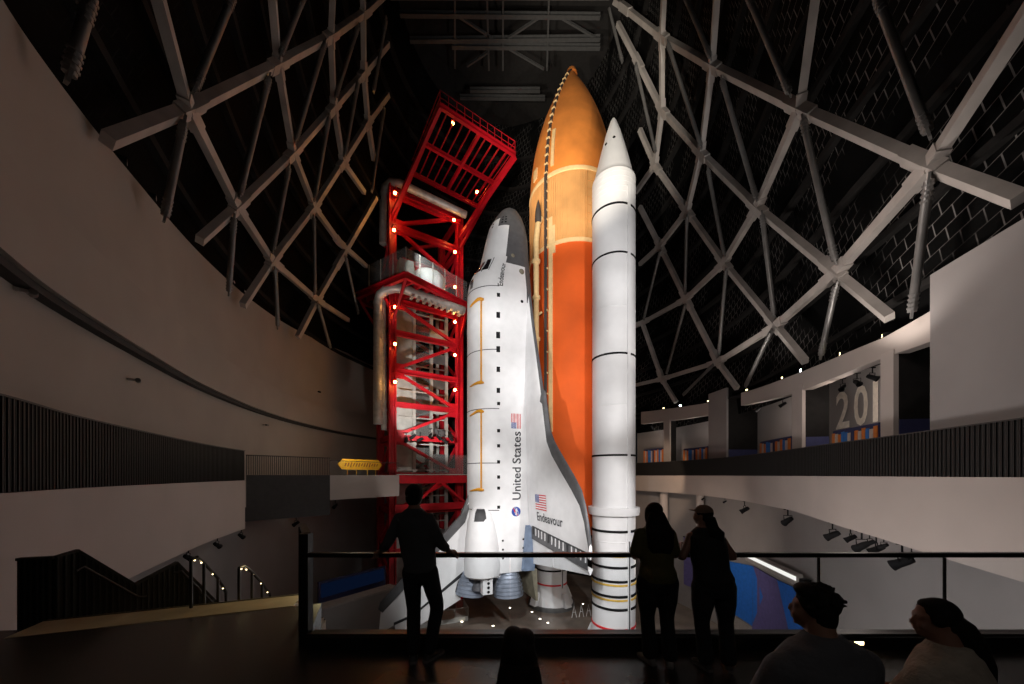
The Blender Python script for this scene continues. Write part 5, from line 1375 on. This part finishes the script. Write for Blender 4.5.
def hair_short(e, hs, hc, hh, nk, Mx):
    e(0, -.06, .17, .38, .44, .39); e(0, -.17, -.06, .35, .3, .36); e(0, .12, .36, .31, .28, .17)
    for s in (-1, 1): e(s * .29, .0, .1, .07, .2, .2)
def hair_long(e, hs, hc, hh, nk, Mx):
    e(0, -.06, .17, .39, .44, .39); e(0, -.17, -.1, .40, .3, .46)
    for s in (-1, 1): e(s * .30, .04, -.1, .13, .24, .46)
    b = hc + V((0, -.14, -.1 * hh)); hs.append(loft_ell([(hc + V((0, -.07, .02)), .07, .05), (hc + V((0, -.09, -.1)), .12, .07), (nk + V((0, -.125, -.06)), .14, .055), (nk + V((0, -.14, -.22)), .125, .04), (nk + V((.01, -.13, -.33)), .07, .02)]))
def hair_bun(e, hs, hc, hh, nk, Mx):
    e(0, -.06, .15, .345, .415, .36); e(0, -.17, -.08, .32, .27, .34)
    hs.append(loft_ell([(hc + V((.02, -.09, .0)), .05, .04), (hc + V((.03, -.12, -.1)), .06, .045), (nk + V((.05, -.13, -.05)), .075, .045), (nk + V((.06, -.13, -.2)), .06, .035), (nk + V((.06, -.12, -.28)), .03, .015)]))

RYp = RY
def railpt(px, dz=.03, dy=-.03): return V(((px - CX) / F * RYp, RYp + dy, RZ + dz))
# man with both hands spread on the rail
hl_, hr_ = railpt(382), railpt(455)
mx = (413.5 - CX) / F * 3.53
pal = dict(skin='skin', top='shirt_dk', legs='jeans', shoe='shoe_dk', sleeve=1.55, hand=[((-.5, .45, -.15), (.2, .3, -1)), ((.5, .45, -.15), (-.2, .3, -1))], toe=(.25, -.55), curl=1.0)
X = mx
standing(X, 3.38, 1.76, 'man in a dark shirt seen from behind, arms spread with both hands on the rail', -.12, .12, 0, pal, .05, .17, .185, .165,
         [(X + .01, 3.37, X + .0, 3.42), (X + .17, 3.39, X + .225, 3.46)],
         [hl_ + V((.035, -.09, .035)), hr_ + V((-.045, -.09, .035))],
         [V((X - .255, 3.40, DECK + 1.17)), V((X + .275, 3.42, DECK + 1.16))], hair_short, 1.05, None, .075)
# woman with long hair in an olive top
X2 = (656 - CX) / F * 3.52
pal2 = dict(skin='skin2', top='olive_top', legs='black_cloth', shoe='shoe', sleeve=.8, hand=[((.9, .4, .1), (0, .3, -1)), ((-.9, .4, .1), (0, .3, -1))], toe=(.3, -.35), curl=.8, cuff=.075)
standing(X2, 3.36, 1.57, 'woman with long dark hair and an olive top leaning on the rail', .05, -.05, 0, pal2, .06, .165, .175, .19,
         [(X2 - .09, 3.33, X2 - .095, 3.38), (X2 + .085, 3.28, X2 + .09, 3.36)],
         [V((X2 - .09, 3.54, DECK + 1.12)), V((X2 + .09, 3.54, DECK + 1.14))],
         [V((X2 - .215, 3.40, DECK + 1.03)), V((X2 + .2, 3.42, DECK + 1.03))], hair_long, 1.05)
# woman with a cap, head turned left
X3 = (709 - CX) / F * 3.46
pal3 = dict(skin='skin2', top='black_cloth', legs='jeans', shoe='shoe_dk', sleeve=0.0, hand=[((.6, .7, .1), (0, .3, -1)), ((-.8, .5, .1), (0, .3, -1))], toe=(.2, -.3), curl=.8, cuff=.075, top_name='tank_top')
t3, hc3, hh3, Mx3, shl3 = standing(X3, 3.26, 1.545, 'woman in black wearing a cap, head turned left, leaning forward on the rail', .75, .1, .1, pal3, .15, .165, .185, .192,
         [(X3 - .1, 3.22, X3 - .11, 3.27), (X3 + .105, 3.2, X3 + .115, 3.26)],
         [V((X3 - .18, 3.52, DECK + 1.12)), V((X3 - .02, 3.53, DECK + 1.13))],
         [V((X3 - .255, 3.36, DECK + 1.03)), V((X3 + .25, 3.36, DECK + 1.03))], hair_bun, 1.12)
cp = []
cp.append(ell(hc3 + Mx3 @ V((0, -.03 * hh3, .24 * hh3)), .37 * hh3, .43 * hh3, .32 * hh3, Mx3))
cp.append(ell(hc3 + Mx3 @ V((0, .42 * hh3, .2 * hh3)), .27 * hh3, .3 * hh3, .035 * hh3, Mx3))
fuse(cp, 'cap', 'cap', t3, .007, 2)

# seated people on a bench
def seated(X, Y, seat, top, label, yaw, body_yaw, pal, sh, hh, hair, lean=0.0, tail=None, neck_h=.09):
    t = thing('person', (X, Y, DECK), label, 'person'); z0 = DECK + seat; ht = DECK + top
    R3 = Matrix.Rotation(body_yaw, 3, 'Z'); O = V((X, Y, 0))
    def L(x, y, z): return O + R3 @ V((x, y, 0)) + V((0, 0, z))
    hc = L(0, lean + .03, ht - hh * .47); nk = L(0, lean * .9 - .015, ht - hh * 1.0); shl = nk - V((0, 0, .055)); shl.z = nk.z - .05; hip = L(0, 0, z0 + .12)
    che = hip.lerp(shl, .62); ba = body_yaw
    body = [loft_ell([(hip - V((0, 0, .07)), .13, .09, ba), (hip, .16, .115, ba), (hip.lerp(shl, .3), .145, .105, ba), (che, sh * .8, .12, ba), (shl - V((0, 0, .08)), sh * .9, .115, ba), (shl - V((0, 0, .03)), sh * .78, .09, ba), (shl.lerp(nk, .5), sh * .4, .07, ba), (nk, .06, .06, ba)]),
            limb([nk - V((0, 0, .05)), nk.lerp(hc, .5), hc], [.062, .056, .05])]
    hp, Mx = head_parts(hc, hh, yaw, pal.get('pitch', .2), 0); body += hp
    topc = [loft_ell([(hip - V((0, 0, .08)), .165, .12, ba), (hip, .185, .135, ba), (hip.lerp(shl, .3), .165, .122, ba), (che, sh * .88, .135, ba), (shl - V((0, 0, .09)), sh * .98, .13, ba), (shl - V((0, 0, .03)), sh * .88, .11, ba), (shl + V((0, 0, .012)), sh * .68, .1, ba), (shl.lerp(nk, .6), sh * .46, .085, ba), (nk + V((0, 0, .012)), .074, .072, ba)])]
    legs = [loft_ell([(hip - V((0, 0, .09)), .15, .11, ba), (hip, .175, .125, ba)])]
    for s in (-1, 1):
        hj = L(s * .09, .02, z0 + .1); kn = L(s * .13, .44, z0 + .1); an = L(s * .12, .46, DECK + .085)
        body.append(limb([hj, hj.lerp(kn, .5), kn], [.078, .066, .05])); body.append(limb([kn, kn.lerp(an, .35), an, an + V((0, 0, -.03))], [.05, .053, .036, .036]))
        legs.append(limb([hj, hj.lerp(kn, .5), kn], [.095, .085, .07])); legs.append(limb([kn, kn.lerp(an, .4), an + V((0, 0, .03))], [.07, .066, .06]))
        sj = shl + R3 @ V((s * sh * .80, 0, -.085)); el = L(s * (sh + .05), .06, z0 + .27); wr = L(s * .12, .30, z0 + .19)
        body.append(limb([sj, sj.lerp(el, .5), el, el.lerp(wr, .35), wr], [.05, .044, .037, .036, .025])); body += hand_parts(wr, R3 @ V((-s * .3, 1, -.15)), (0, 0, -1), .175, .45, s)
        f = pal['sleeve']
        topc.append(limb([sj, sj.lerp(el, .5), sj.lerp(el, min(f, 1))] + ([el.lerp(wr, .6)] if f > 1 else []), [.073, .068, .064] + ([.055] if f > 1 else [])))
        shoe(t, (an.x, an.y), body_yaw, .26, 'shoe_dk')
    fuse(body, 'body', pal['skin'], t, .0085, 3); fuse(topc, 'shirt', pal['top'], t, .009, 5); fuse(legs, 'trousers', 'jeans', t, .012, 4)
    hs = []
    def e(x, y, zz, rx, ry, rz): hs.append(ell(hc + Mx @ V((x * hh, y * hh, zz * hh)), rx * hh, ry * hh, rz * hh, Mx))
    hair(e, hs, hc, hh, nk, Mx)
    fuse(hs, 'hair', 'hair', t, .005, 1); return t, hc, Mx
def hair_tousled(e, hs, hc, hh, nk, Mx):
    e(0, -.06, .17, .385, .41, .38); e(0, -.15, -.14, .37, .29, .42); e(0, .14, .38, .31, .28, .17); e(.05, .24, .36, .2, .14, .1)
    random.seed(5)
    for i in range(100):
        a = random.uniform(0, 2 * PI); b = random.uniform(.05, 1.75); r = random.uniform(.93, 1.02)
        if math.sin(a) > .3 and b > 1.1: continue
        q = hc + Mx @ (V((.385 * r * math.cos(a) * math.sin(b), -.06 + .41 * r * math.sin(a) * math.sin(b), .17 + .385 * r * math.cos(b))) * hh)
        d = V((random.uniform(-1, 1), random.uniform(-1, 1), random.uniform(-.6, .6))).normalized() * .013
        hs.append(limb([q - d, q + V((0, 0, .004)), q + d * 1.3], [.010, .009, .005], 8, 2))
    for s in (-1, 1): e(s * .31, -.06, .06, .075, .24, .2)
def hair_child(e, hs, hc, hh, nk, Mx):
    e(-.02, -.06, .14, .36, .42, .36); e(0, -.14, -.14, .40, .32, .5)
    e(-.12, -.02, .35, .22, .3, .2); e(.12, -.04, .34, .22, .28, .17)
    hs.append(loft_ell([(hc + V((0, -.05, -.02)), .08, .06), (hc + V((0, -.06, -.12)), .10, .07), (nk + V((0, -.08, -.05)), .115, .06), (nk + V((0, -.1, -.2)), .09, .045), (nk + V((0, -.1, -.26)), .04, .02)]))
def hair_pony(e, hs, hc, hh, nk, Mx):
    e(0, -.05, .16, .36, .385, .37); e(0, -.15, -.12, .34, .27, .4); e(0, .1, .32, .27, .22, .15)
    for s in (-1, 1): e(s * .28, .02, .06, .08, .2, .18)
    b = hc + Mx @ V((0, -.30 * hh, .0))
    hs.append(loft_ell([(b + V((-.03, .02, .05)), .05, .05), (b + V((0, -.01, .0)), .07, .06), (b + V((.035, -.03, -.08)), .07, .06), (b + V((.065, -.05, -.18)), .062, .05), (b + V((.08, -.05, -.28)), .05, .04), (b + V((.085, -.05, -.36)), .02, .015)]))
o = None
def bench(x0, x1, y, h, lab):
    t = thing('bench', ((x0 + x1) / 2, y, DECK), lab, 'bench')
    MB().flat().box(((x0 + x1) / 2, y, DECK + h - .03), x1 - x0, .42, .06).build('seat', 'bench', t)
    for x in (x0 + .15, x1 - .15): MB().flat().box((x, y, DECK + (h - .06) / 2), .06, .36, h - .06).build('leg', 'rail', t)
bench(.95, 2.75, 1.62, .43, 'dark bench carrying the seated man and the woman with the ponytail')
bench(-.4, .42, 1.46, .36, 'low dark bench carrying the dark-haired child in the middle')
seated((820 - CX) / F * 1.6, 1.6, .43, 1.325, 'man with tousled dark hair in a grey tee sitting in front, looking up left', .95, .1, dict(skin='skin', top='grey_tee', sleeve=.62, pitch=.12), .25, .205, hair_tousled)
seated((944 - CX) / F * 1.72, 1.72, .43, 1.225, 'woman with a dark ponytail in a cream blouse sitting at the lower right corner', 1.2, .25, dict(skin='skin2', top='cream_blouse', sleeve=1.3, pitch=.08), .205, .205, hair_pony)
seated((519 - CX) / F * 1.5, 1.46, .36, 1.19, 'child with long dark hair sitting low in the middle, only the head in view', .0, 0, dict(skin='skin2', top='black_cloth', sleeve=.6, pitch=.1), .155, .2, hair_child)

# ------------------------------------------------------------------ light
def spot(loc, aim, power, angle, col=(1, 1, 1), blend=.4, r=.25):
    L = bpy.data.lights.new('stage_or_fill_spot', 'SPOT'); L.energy = power; L.spot_size = math.radians(angle); L.spot_blend = blend; L.color = col; L.shadow_soft_size = r
    o = bpy.data.objects.new('stage_or_fill_spot', L); COL.objects.link(o); o.location = loc
    o.rotation_euler = (V(aim) - V(loc)).to_track_quat('-Z', 'Y').to_euler(); return o
def point(loc, power, col, r=.1):
    L = bpy.data.lights.new('lamp_or_fill_point', 'POINT'); L.energy = power; L.color = col; L.shadow_soft_size = r
    o = bpy.data.objects.new('lamp_or_fill_point', L); COL.objects.link(o); o.location = loc; return o
def area(loc, aim, power, sx, sy, col):
    L = bpy.data.lights.new('wash_light', 'AREA'); L.shape = 'RECTANGLE'; L.size = sx; L.size_y = sy; L.energy = power; L.color = col
    o = bpy.data.objects.new('wash_light', L); COL.objects.link(o); o.location = loc
    o.rotation_euler = (V(aim) - V(loc)).to_track_quat('-Z', 'Y').to_euler(); return o
NEUT = (1, .97, .95)
for loc, aim, pw, an in (((-10.3, 9.5, 24), (-1, 32, 38), 9000, 44), ((-10.3, 9.5, 24), (-1, 32, 24), 10500, 44), ((-10.3, 9.5, 24), (-1, 32, 8), 11000, 44),
                         ((12.5, 9.5, 22.5), (7, 31, 42), 9000, 44), ((12.5, 9.5, 22.5), (6, 31, 26), 9000, 44), ((12.5, 9.5, 22), (4, 31, 9), 11000, 44),
                         ((2, 5, 28), (3, 32, 32), 9500, 46), ((-1, 5, 24), (3, 32, 16), 8500, 46), ((-1, 6.5, 21), (2, 32, 3), 11000, 46)):
    spot(loc, aim, pw, an, NEUT, .6)
spot((14.5, 14, 23), (6.3, 36, 56), 14000, 24, (1, .9, .75), .6); spot((-2, 12, 31), (6.8, 36, 49), 21000, 44, (1, .9, .75), .6); spot((-13.5, 16, 27), (5, 36, 53), 22000, 30, (1, .9, .75), .6)
spot((-8.5, 33, 3), (-9.7, 42, 30), 2500, 50, (1, .9, .85)); spot((-13, 26, 20), (-9, 41, 40), 4000, 34, (1, .85, .8)); spot((-8.8, 33, 20), (-8.8, 43, 24), 5500, 70, (1, .97, .92))
for x, y, D in ((398, 382, 38.8), (398, 307, 38.8), (398, 215, 38.8), (452, 390, 42.6), (452, 322, 42.6), (452, 235, 42.6)): point(at(x, y, D), 60, (1, .5, .15))
spot((-9, 36.5, 39.5), (-9.5, 44, 39), 700, 90, (1, .95, .9))
area((0, 20, 45), (0, 30, 20), 60, 14, 14, (1, .9, .85))
area((9, 14, 26), (20, 24, 16), 360, 3, 3, (1, .88, .8))
area((-4, 20, 19), (-19, 27, 19), 68, 3, 3, (1, .85, .72))
area((5, 14, 9), (18, 17, 9), 800, 3, 3, (1, .93, .9))
area((1, -3, DECK + 5), (1, 3, DECK + 1), 11, 4, 2, (1, .93, .88))
spot((-3.45, 6.6, DECK + .55), (-3.75, 5.0, DECK - .15), 50, 75, (1, .8, .4))
for px, pw in ((655, 60), (695, 60), (765, 70), (850, 130)):
    q = hit(px, offset(RIGHT, 2.4, 'R')); point((q.x, q.y, interp(q.y, Ds, Zb) - 1.2), pw, (1, .85, .75), .3)
point(((c0.x + c1.x) / 2 + .8, (c0.y + c1.y) / 2 - 2.2, EYE + 2.4), 150, (1, .9, .7))  # added fill to brighten the yellow sign, no fixture hangs here
spot((12, 33, 17.2), (18, 45, 15.2), 2300, 50, (1, .72, .5))  # added warm fill imitating bounce from the orange tank onto the right fascia
area((13.5, 29, 9), (17, 44, 9), 350, 2, 2, (1, .85, .72))
spot((15, 16, 20), (14, 14, 33), 900, 120, (1, .9, .82))
spot((16, 28, 21), (15, 26, 36), 900, 120, (1, .9, .82))

w = bpy.data.worlds.new('World'); S.world = w; w.use_nodes = True
w.node_tree.nodes['Background'].inputs[0].default_value = (.004, .004, .0045, 1); w.node_tree.nodes['Background'].inputs[1].default_value = 1

# ------------------------------------------------------------------ camera
cam = bpy.data.cameras.new('camera'); co = bpy.data.objects.new('camera', cam); COL.objects.link(co)
co.location = (0, 0, EYE); co.rotation_euler = (PI / 2, 0, 0)
cam.sensor_width = 36; cam.lens = F / 1024 * 36; cam.shift_y = (CY - 342) / 1024; cam.shift_x = 0; cam.clip_start = .05; cam.clip_end = 300
S.camera = co
S.view_settings.view_transform = 'Standard'; S.view_settings.look = 'None'; S.view_settings.gamma = 1; S.view_settings.use_curve_mapping = False
S.view_settings.exposure = 0
